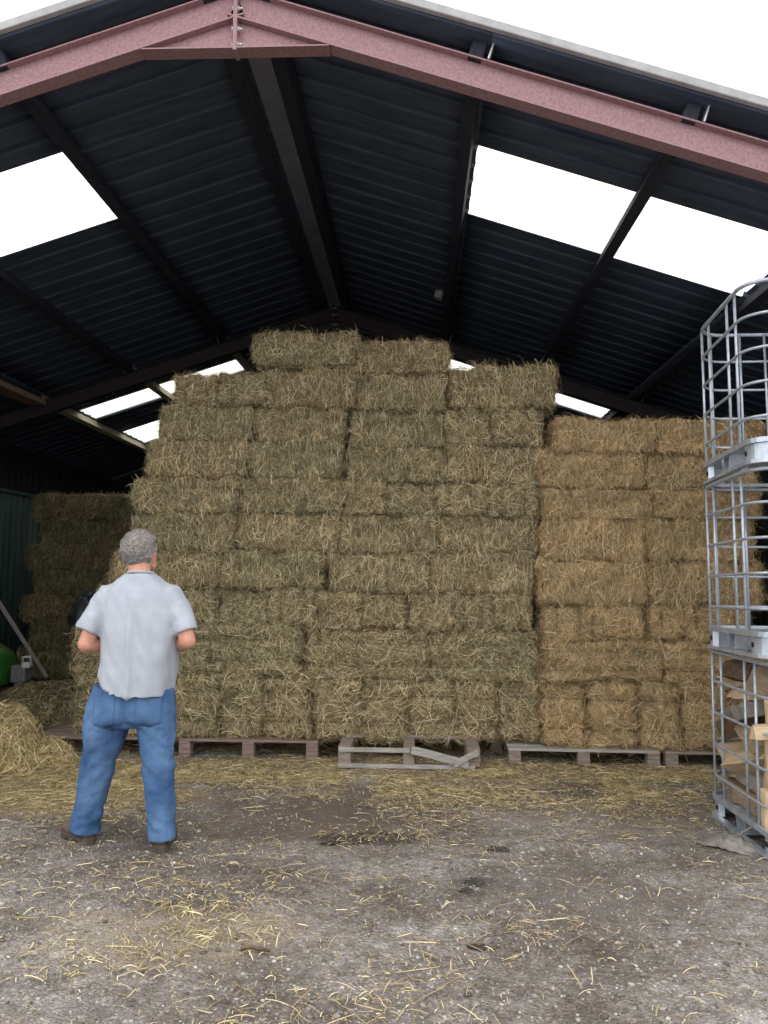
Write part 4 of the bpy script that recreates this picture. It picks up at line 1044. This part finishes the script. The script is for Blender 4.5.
def man():
    ox, oy = -1.58, 4.5
    root = empty('person', (ox, oy, 0))
    W = lambda x, y, z: V((x - ox, y - oy, z))
    # ---- body: one continuous surface
    bm = bmesh.new()
    HC = W(-1.585, 4.535, 1.630)
    HR = Matrix.Rotation(-math.radians(21), 3, 'Z') @ Matrix.Rotation(math.radians(11), 3, 'X')   # looks right and up
    h = lambda x, y, z: HC + HR @ V((x, y, z))
    ellipsoid(bm, h(0, -0.005, 0.02), (0.076, 0.096, 0.092), HR)
    ellipsoid(bm, h(0, 0.025, -0.035), (0.062, 0.075, 0.080), HR)      # face and jaw
    capsule(bm, h(-0.03, 0.05, -0.088), 0.024, h(0.03, 0.05, -0.088), 0.024)   # chin
    capsule(bm, h(0, 0.095, 0.005), 0.010, h(0, 0.116, -0.030), 0.015)        # nose
    capsule(bm, h(-0.034, 0.082, 0.022), 0.013, h(0.034, 0.082, 0.022), 0.013)  # brow
    capsule(bm, h(-0.02, 0.092, -0.062), 0.008, h(0.02, 0.092, -0.062), 0.008)  # lips
    for s in (-1, 1):
        ellipsoid(bm, h(s * 0.080, -0.008, -0.012), (0.010, 0.022, 0.034), HR @ Matrix.Rotation(s * .35, 3, 'Z'))
        ellipsoid(bm, h(s * 0.076, 0.0, -0.032), (0.009, 0.012, 0.014), HR)
    capsule(bm, h(0, -0.028, -0.05), 0.060, W(-1.567, 4.49, 1.47), 0.066)      # neck
    capsule(bm, W(-1.72, 4.5, 1.39), 0.050, W(-1.42, 4.5, 1.39), 0.050)
    capsule(bm, W(-1.575, 4.50, 1.38), 0.12, W(-1.575, 4.53, 1.05), 0.14)
    capsule(bm, W(-1.66, 4.5, 1.30), 0.085, W(-1.63, 4.52, 1.05), 0.10)
    capsule(bm, W(-1.49, 4.5, 1.30), 0.085, W(-1.52, 4.52, 1.05), 0.10)
    capsule(bm, W(-1.64, 4.5, 0.92), 0.09, W(-1.52, 4.5, 0.92), 0.09)
    for (hip, kn, an) in ((W(-1.70, 4.5, .88), W(-1.785, 4.53, .46), W(-1.86, 4.56, .10)), (W(-1.47, 4.5, .88), W(-1.427, 4.48, .45), W(-1.397, 4.465, .09))):
        capsule(bm, hip, .075, kn, .056); capsule(bm, kn, .056, an, .040)
        capsule(bm, an, .038, an + V((0, .05, -.055)), .032)
    arms = [(W(-1.775, 4.50, 1.395), W(-1.852, 4.455, 1.112), W(-1.735, 4.70, 1.085), -1), (W(-1.375, 4.50, 1.395), W(-1.278, 4.455, 1.135), W(-1.425, 4.70, 1.085), 1)]
    for sh, el, wr, s in arms:
        capsule(bm, sh + V((0, 0, -.02)), .050, el, .046); capsule(bm, el, .047, el.lerp(wr, .35), .049); capsule(bm, el.lerp(wr, .35), .049, wr, .030)
        # hand closed in front of the belly
        d = (V((-s * 0.75, 0.45, -0.18))).normalized()          # fingers run inward
        pn = V((0, -0.35, -1)).normalized(); pn = (pn - d * pn.dot(d)).normalized()   # palm faces down / back
        sd = d.cross(pn).normalized() * 1.0
        if sd.y < 0: sd = -sd                                    # index side forward
        for k in range(4):
            off = (-0.030 + 0.020 * k)
            capsule(bm, wr + sd * off * .6 + d * .015, .016, wr + sd * off + d * .088, .0125)
            Lf = (0.028, 0.036, 0.040, 0.036)[k] if True else 0
            b0 = wr + sd * off * 1.12 + d * .092
            dirs = [d, (d * .75 + pn * .65).normalized(), (d * .2 + pn * .98).normalized()]
            q = b0
            for j, dd in enumerate(dirs):
                q2 = q + dd * Lf * (1, .75, .6)[j]; capsule(bm, q, .0088 - .0008 * j, q2, .0082 - .0008 * j); q = q2
        t0 = wr + sd * .030 + d * .025; t1 = t0 + (sd * .8 + d * .6 + pn * .2).normalized() * .042; t2 = t1 + (d * .8 + pn * .5 + sd * .1).normalized() * .034
        capsule(bm, t0, .014, t1, .0105); capsule(bm, t1, .0105, t2, .0085)
    body = fuse('body', bm, 0.0052, 3, M['skin'], root)
    for s in (-1, 1):
        b = bmesh.new(); ellipsoid(b, h(s * 0.031, 0.083, 0.004), (0.0125, 0.0125, 0.0125), HR, 2)
        bm_obj('eye', b, M['eye'], root, smooth=True)
    # ---- hair: cap over the back and top of the skull, with short tufts
    bm = bmesh.new()
    bmesh.ops.create_icosphere(bm, subdivisions=5, radius=1)
    kill = []
    for v in bm.verts:
        p = V((v.co.x * 0.092, v.co.y * 0.110 - 0.012, v.co.z * 0.107 + 0.022))
        lo = -0.070 if p.y < -0.02 else (-0.012 if p.y < 0.03 else 0.058 + 0.25 * (p.y - 0.03))
        if p.y >= -0.02 and p.y < 0.03: lo = -0.070 + (p.y + 0.02) / 0.05 * 0.075
        if p.z < lo: kill.append(v)
        nn_ = 0.006 * noise.noise(p * 38) + 0.004 * noise.noise(p * 90)
        v.co = HC + HR @ (p + v.co.normalized() * nn_)
    bmesh.ops.delete(bm, geom=kill, context='VERTS')
    bm.normal_update()
    cv = np.array([tuple(v.co) for v in bm.verts]); bm.verts.index_update()
    cf = np.array([[v.index for v in f.verts] for f in bm.faces]); cn = np.array([tuple(f.normal) for f in bm.faces]); bm.free()
    n = 3200
    fi = rng.integers(0, len(cf), n); P = cv[cf[fi]].mean(1); Nn = cn[fi]
    up = np.array(HR @ V((0.25, 0.5, 0.35))) * -1
    R = np.tile(up, (n, 1)) + rng.normal(0, 0.45, (n, 3)); D = R - Nn * (R * Nn).sum(1, keepdims=True); D /= np.linalg.norm(D, axis=1, keepdims=True)
    vv, q = ribbons(P, D, Nn, rng.uniform(.015, .034, n), rng.uniform(.0016, .003, n), [rng.uniform(-.001, .002, n), rng.uniform(.001, .007, n), rng.uniform(0, .004, n)], rng.normal(0, .003, n))
    me = np_mesh('hair', np.concatenate([cv, vv]), q + len(cv), cf, smooth=True)
    hair = obj('hair', me, M['hair'], root); hair['label'] = 'short thick grey hair'
    # ---- t-shirt
    bm = bmesh.new()
    def hem(p):
        if p.z > 1.0: return 0
        t = (0.95 - p.z) / 0.1
        return max(0, min(1, t)) * 0.105 * max(0, min(1.2, (-(p.x + ox) - 1.655) / 0.12))
    loft(bm, [(W(-1.582, 4.522, .832), .206, .205), (W(-1.580, 4.524, .90), .208, .203), (W(-1.572, 4.53, 1.0), .211, .196), (W(-1.568, 4.53, 1.10), .213, .194), (W(-1.568, 4.522, 1.2), .214, .180),
              (W(-1.57, 4.512, 1.30), .219, .162), (W(-1.572, 4.503, 1.37), .208, .140), (W(-1.572, 4.497, 1.42), .190, .118), (W(-1.570, 4.494, 1.46), .142, .098), (W(-1.568, 4.493, 1.492), .100, .086), (W(-1.567, 4.494, 1.508), .080, .076)], 36, hem, 0.86)
    tube_loft(bm, [(W(-1.68, 4.5, 1.375), .088), (W(-1.735, 4.498, 1.362), .090), (W(-1.784, 4.488, 1.30), .080), (W(-1.818, 4.474, 1.24), .074), (W(-1.843, 4.462, 1.178), .075)])
    tube_loft(bm, [(W(-1.46, 4.5, 1.375), .088), (W(-1.405, 4.498, 1.362), .090), (W(-1.352, 4.488, 1.30), .080), (W(-1.312, 4.474, 1.24), .071), (W(-1.290, 4.462, 1.180), .070)])
    def folds(p):
        x, y, z = p
        low = max(0.0, min(1.0, (1.38 - z) / 0.25))
        d = 0.014 * low * noise.noise(V((x * 13, y * 9, z * 2.0)))
        d += 0.007 * noise.noise(V((x * 20 + z * 8, y * 20, z * 8 + 4)))
        if y < 0.05:
            d += 0.017 * low * math.exp(-((x - 0.012 - 0.03 * (1.1 - z)) / 0.016) ** 2)      # centre-back crease
            d -= 0.010 * low * math.exp(-((x - 0.055) / 0.03) ** 2)
        if abs(x) > 0.2 and z > 1.17: d += 0.004 * noise.noise(V((x * 30, y * 30, z * 22)))
        return d
    fuse('t_shirt', bm, 0.0085, 4, M['shirt'], root, folds)
    # ribbed collar
    b = bmesh.new(); sweep(b, [W(-1.567, 4.494, 1.511) + V((.072 * math.cos(a), .070 * math.sin(a), -0.002 + 0.008 * -math.sin(a))) for a in [2 * PI * k / 28 for k in range(28)]], 0.0075, 8, True)
    bm_obj('collar', b, M['shirt'], [c for c in root.children if c.name.startswith('t_shirt')][0], smooth=True)
    # ---- jeans
    bm = bmesh.new()
    loft(bm, [(W(-1.578, 4.515, .99), .170, .140), (W(-1.578, 4.515, .90), .180, .150), (W(-1.584, 4.513, .83), .198, .160), (W(-1.594, 4.508, .76), .220, .166), (W(-1.604, 4.506, .70), .232, .152), (W(-1.600, 4.506, .655), .20, .115)], 32, None, 0.9)
    tube_loft(bm, [(W(-1.70, 4.505, .86), .115), (W(-1.728, 4.507, .74), .130), (W(-1.748, 4.512, .63), .122), (W(-1.770, 4.52, .53), .105), (W(-1.789, 4.53, .44), .095), (W(-1.810, 4.54, .34), .090), (W(-1.836, 4.55, .22), .085), (W(-1.858, 4.558, .12), .083), (W(-1.866, 4.562, .066), .090)])
    tube_loft(bm, [(W(-1.475, 4.505, .86), .112), (W(-1.468, 4.50, .74), .118), (W(-1.456, 4.495, .63), .108), (W(-1.442, 4.488, .53), .096), (W(-1.430, 4.48, .43), .088), (W(-1.418, 4.475, .32), .083), (W(-1.406, 4.468, .20), .080), (W(-1.398, 4.464, .11), .079), (W(-1.396, 4.462, .055), .081)])
    def jfold(p):
        x, y, z = p
        lower = max(0.0, min(1.0, (0.82 - z) / 0.2))
        k = math.exp(-((z - 0.46) / 0.13) ** 2) + 0.9 * math.exp(-((z - 0.13) / 0.09) ** 2) + 0.7 * math.exp(-((z - 0.68) / 0.10) ** 2)
        d = 0.013 * k * noise.noise(V((x * 9 + z * 6, y * 9, z * 19 + abs(x) * 14)))
        d += 0.010 * lower * noise.noise(V((x * 16, y * 16, z * 7)))
        d += 0.003 * noise.noise(V((x * 50, y * 50, z * 50)))
        if y < 0.02 and z > 0.66: d -= 0.012 * math.exp(-((x + 0.012) / 0.014) ** 2) * min(1, (z - .66) / .08)   # seat seam
        return d
    jeans = fuse('jeans', bm, 0.008, 4, M['jeans'], root, jfold)
    # back pockets and turned hems lie on the denim
    for s, cx, cz in ((-1, -0.125, 0.755), (1, 0.118, 0.765)):
        b = bmesh.new(); nq = 10
        g = [[b.verts.new((cx + (i / nq - .5) * .135 * (1 - .1 * (1 - j / nq)), -0.4, cz + (j / nq - .5) * .15 - (0.02 * (1 - abs(i / nq - .5) * 2) if j == 0 else 0))) for j in range(nq + 1)] for i in range(nq + 1)]
        for i in range(nq):
            for j in range(nq): b.faces.new((g[i][j], g[i + 1][j], g[i + 1][j + 1], g[i][j + 1]))
        me = bpy.data.meshes.new('back_pocket'); b.to_mesh(me); b.free()
        # project on to the jeans
        bpy.context.view_layer.update()
        for v in me.vertices:
            ok, loc, nr, _ = jeans.ray_cast(V((v.co.x, -1.0, v.co.z)), V((0, 1, 0)))
            if ok: v.co = loc + nr * 0.0012
        po = obj('back_pocket', me, M['jeans'], jeans)
        md = po.modifiers.new('t', 'SOLIDIFY'); md.thickness = 0.003; md.offset = 0
        for p in me.polygons: p.use_smooth = True
    # ---- boots
    def boot(ax, ay, ang, z0):
        dirv = V((-math.sin(ang), math.cos(ang), 0)); sd = V((dirv.y, -dirv.x, 0))
        A = W(ax, ay, 0)
        q = lambda f, s, z: A + dirv * f + sd * s + V((0, 0, z + z0))
        b = bmesh.new()
        capsule(b, q(-0.035, 0, .055), .040, q(-0.015, 0, .12), .040)
        capsule(b, q(-0.035, 0, .055), .040, q(.06, 0, .060), .042)
        capsule(b, q(0.0, 0, .10), .042, q(.10, 0, .056), .038)
        capsule(b, q(.06, .006, .055), .044, q(.165, .008, .050), .038)
        capsule(b, q(.10, -.012, .050), .036, q(.185, 0, .046), .034)
        bt = fuse('boot', b, 0.006, 3, M['boot'], root)
        outline = []
        for f, wl, wr in ((-.082, .0, .0), (-.075, .026, .026), (-.05, .042, .042), (0.0, .040, .040), (.06, .042, .040), (.12, .050, .048), (.17, .046, .048), (.205, .030, .034), (.222, .0, .0)):
            outline.append((f, wl, wr))
        pl = [(f, -wl) for f, wl, _ in outline] + [(f, wr) for f, _, wr in outline[-2:0:-1]]
        b = bmesh.new(); prism(b, [q(f, s, .002) for f, s in pl], (0, 0, 0), (0, 0, .030))
        prism(b, [q(f, s * 1.02, -.012) for f, s in pl if f < 0.01] , (0, 0, 0), (0, 0, .018))
        prism(b, [q(f, s * 1.02, -.012) for f, s in pl if f > 0.09], (0, 0, 0), (0, 0, .018))
        bm_obj('sole', b, M['sole'], bt, bevel=0.004)
    boot(-1.862, 4.548, math.radians(52), 0.010)
    boot(-1.394, 4.470, math.radians(5), 0.010)
    tag(root, 'man in light grey t-shirt and blue jeans looking up at the bales', 'person')
man()

# ------------------------------------------------------------------ light: overcast white sky
w = bpy.data.worlds.new('World'); scn.world = w; w.use_nodes = True
nt = w.node_tree; nt.nodes.clear()
out = nt.nodes.new('ShaderNodeOutputWorld'); bg = nt.nodes.new('ShaderNodeBackground')
tc = nt.nodes.new('ShaderNodeTexCoord'); sx = nt.nodes.new('ShaderNodeSeparateXYZ')
nt.links.new(tc.outputs['Generated'], sx.inputs[0])
r = ramp(nt, [(0.0, (0.95, 0.96, 0.99)), (0.45, (1.0, 1.0, 0.985)), (1.0, (1.0, 1.0, 1.0))])
nt.links.new(sx.outputs[2], r.inputs[0]); nt.links.new(r.outputs[0], bg.inputs[0])
bg.inputs[1].default_value = 1.9
nt.links.new(bg.outputs[0], out.inputs[0])

# ------------------------------------------------------------------ camera
cd = bpy.data.cameras.new('Camera'); cam = bpy.data.objects.new('Camera', cd); COL.objects.link(cam)
cd.sensor_fit = 'HORIZONTAL'; cd.sensor_width = 36.0; cd.lens = 36.0 * 800 / 768
cd.clip_start = 0.05; cd.clip_end = 200
YAW, PITCH, ROLL = math.radians(2.4), math.radians(4.6), math.radians(0.4)
fwd = V((-math.sin(YAW) * math.cos(PITCH), math.cos(YAW) * math.cos(PITCH), math.sin(PITCH)))
right = V((math.cos(YAW), math.sin(YAW), 0)); up = right.cross(fwd)
r2 = right * math.cos(ROLL) + up * math.sin(ROLL); u2 = -right * math.sin(ROLL) + up * math.cos(ROLL)
Mc = Matrix((r2, u2, -fwd)).transposed().to_4x4(); Mc.translation = (0, 0, 1.5)
cam.matrix_world = Mc
scn.camera = cam

vs = scn.view_settings
scn.display_settings.display_device = 'sRGB'
vs.view_transform = 'Standard'; vs.look = 'None'; vs.gamma = 1.0; vs.use_curve_mapping = False
vs.exposure = 0.34
scn.cycles.max_bounces = 8; scn.cycles.diffuse_bounces = 5; scn.cycles.transparent_max_bounces = 12
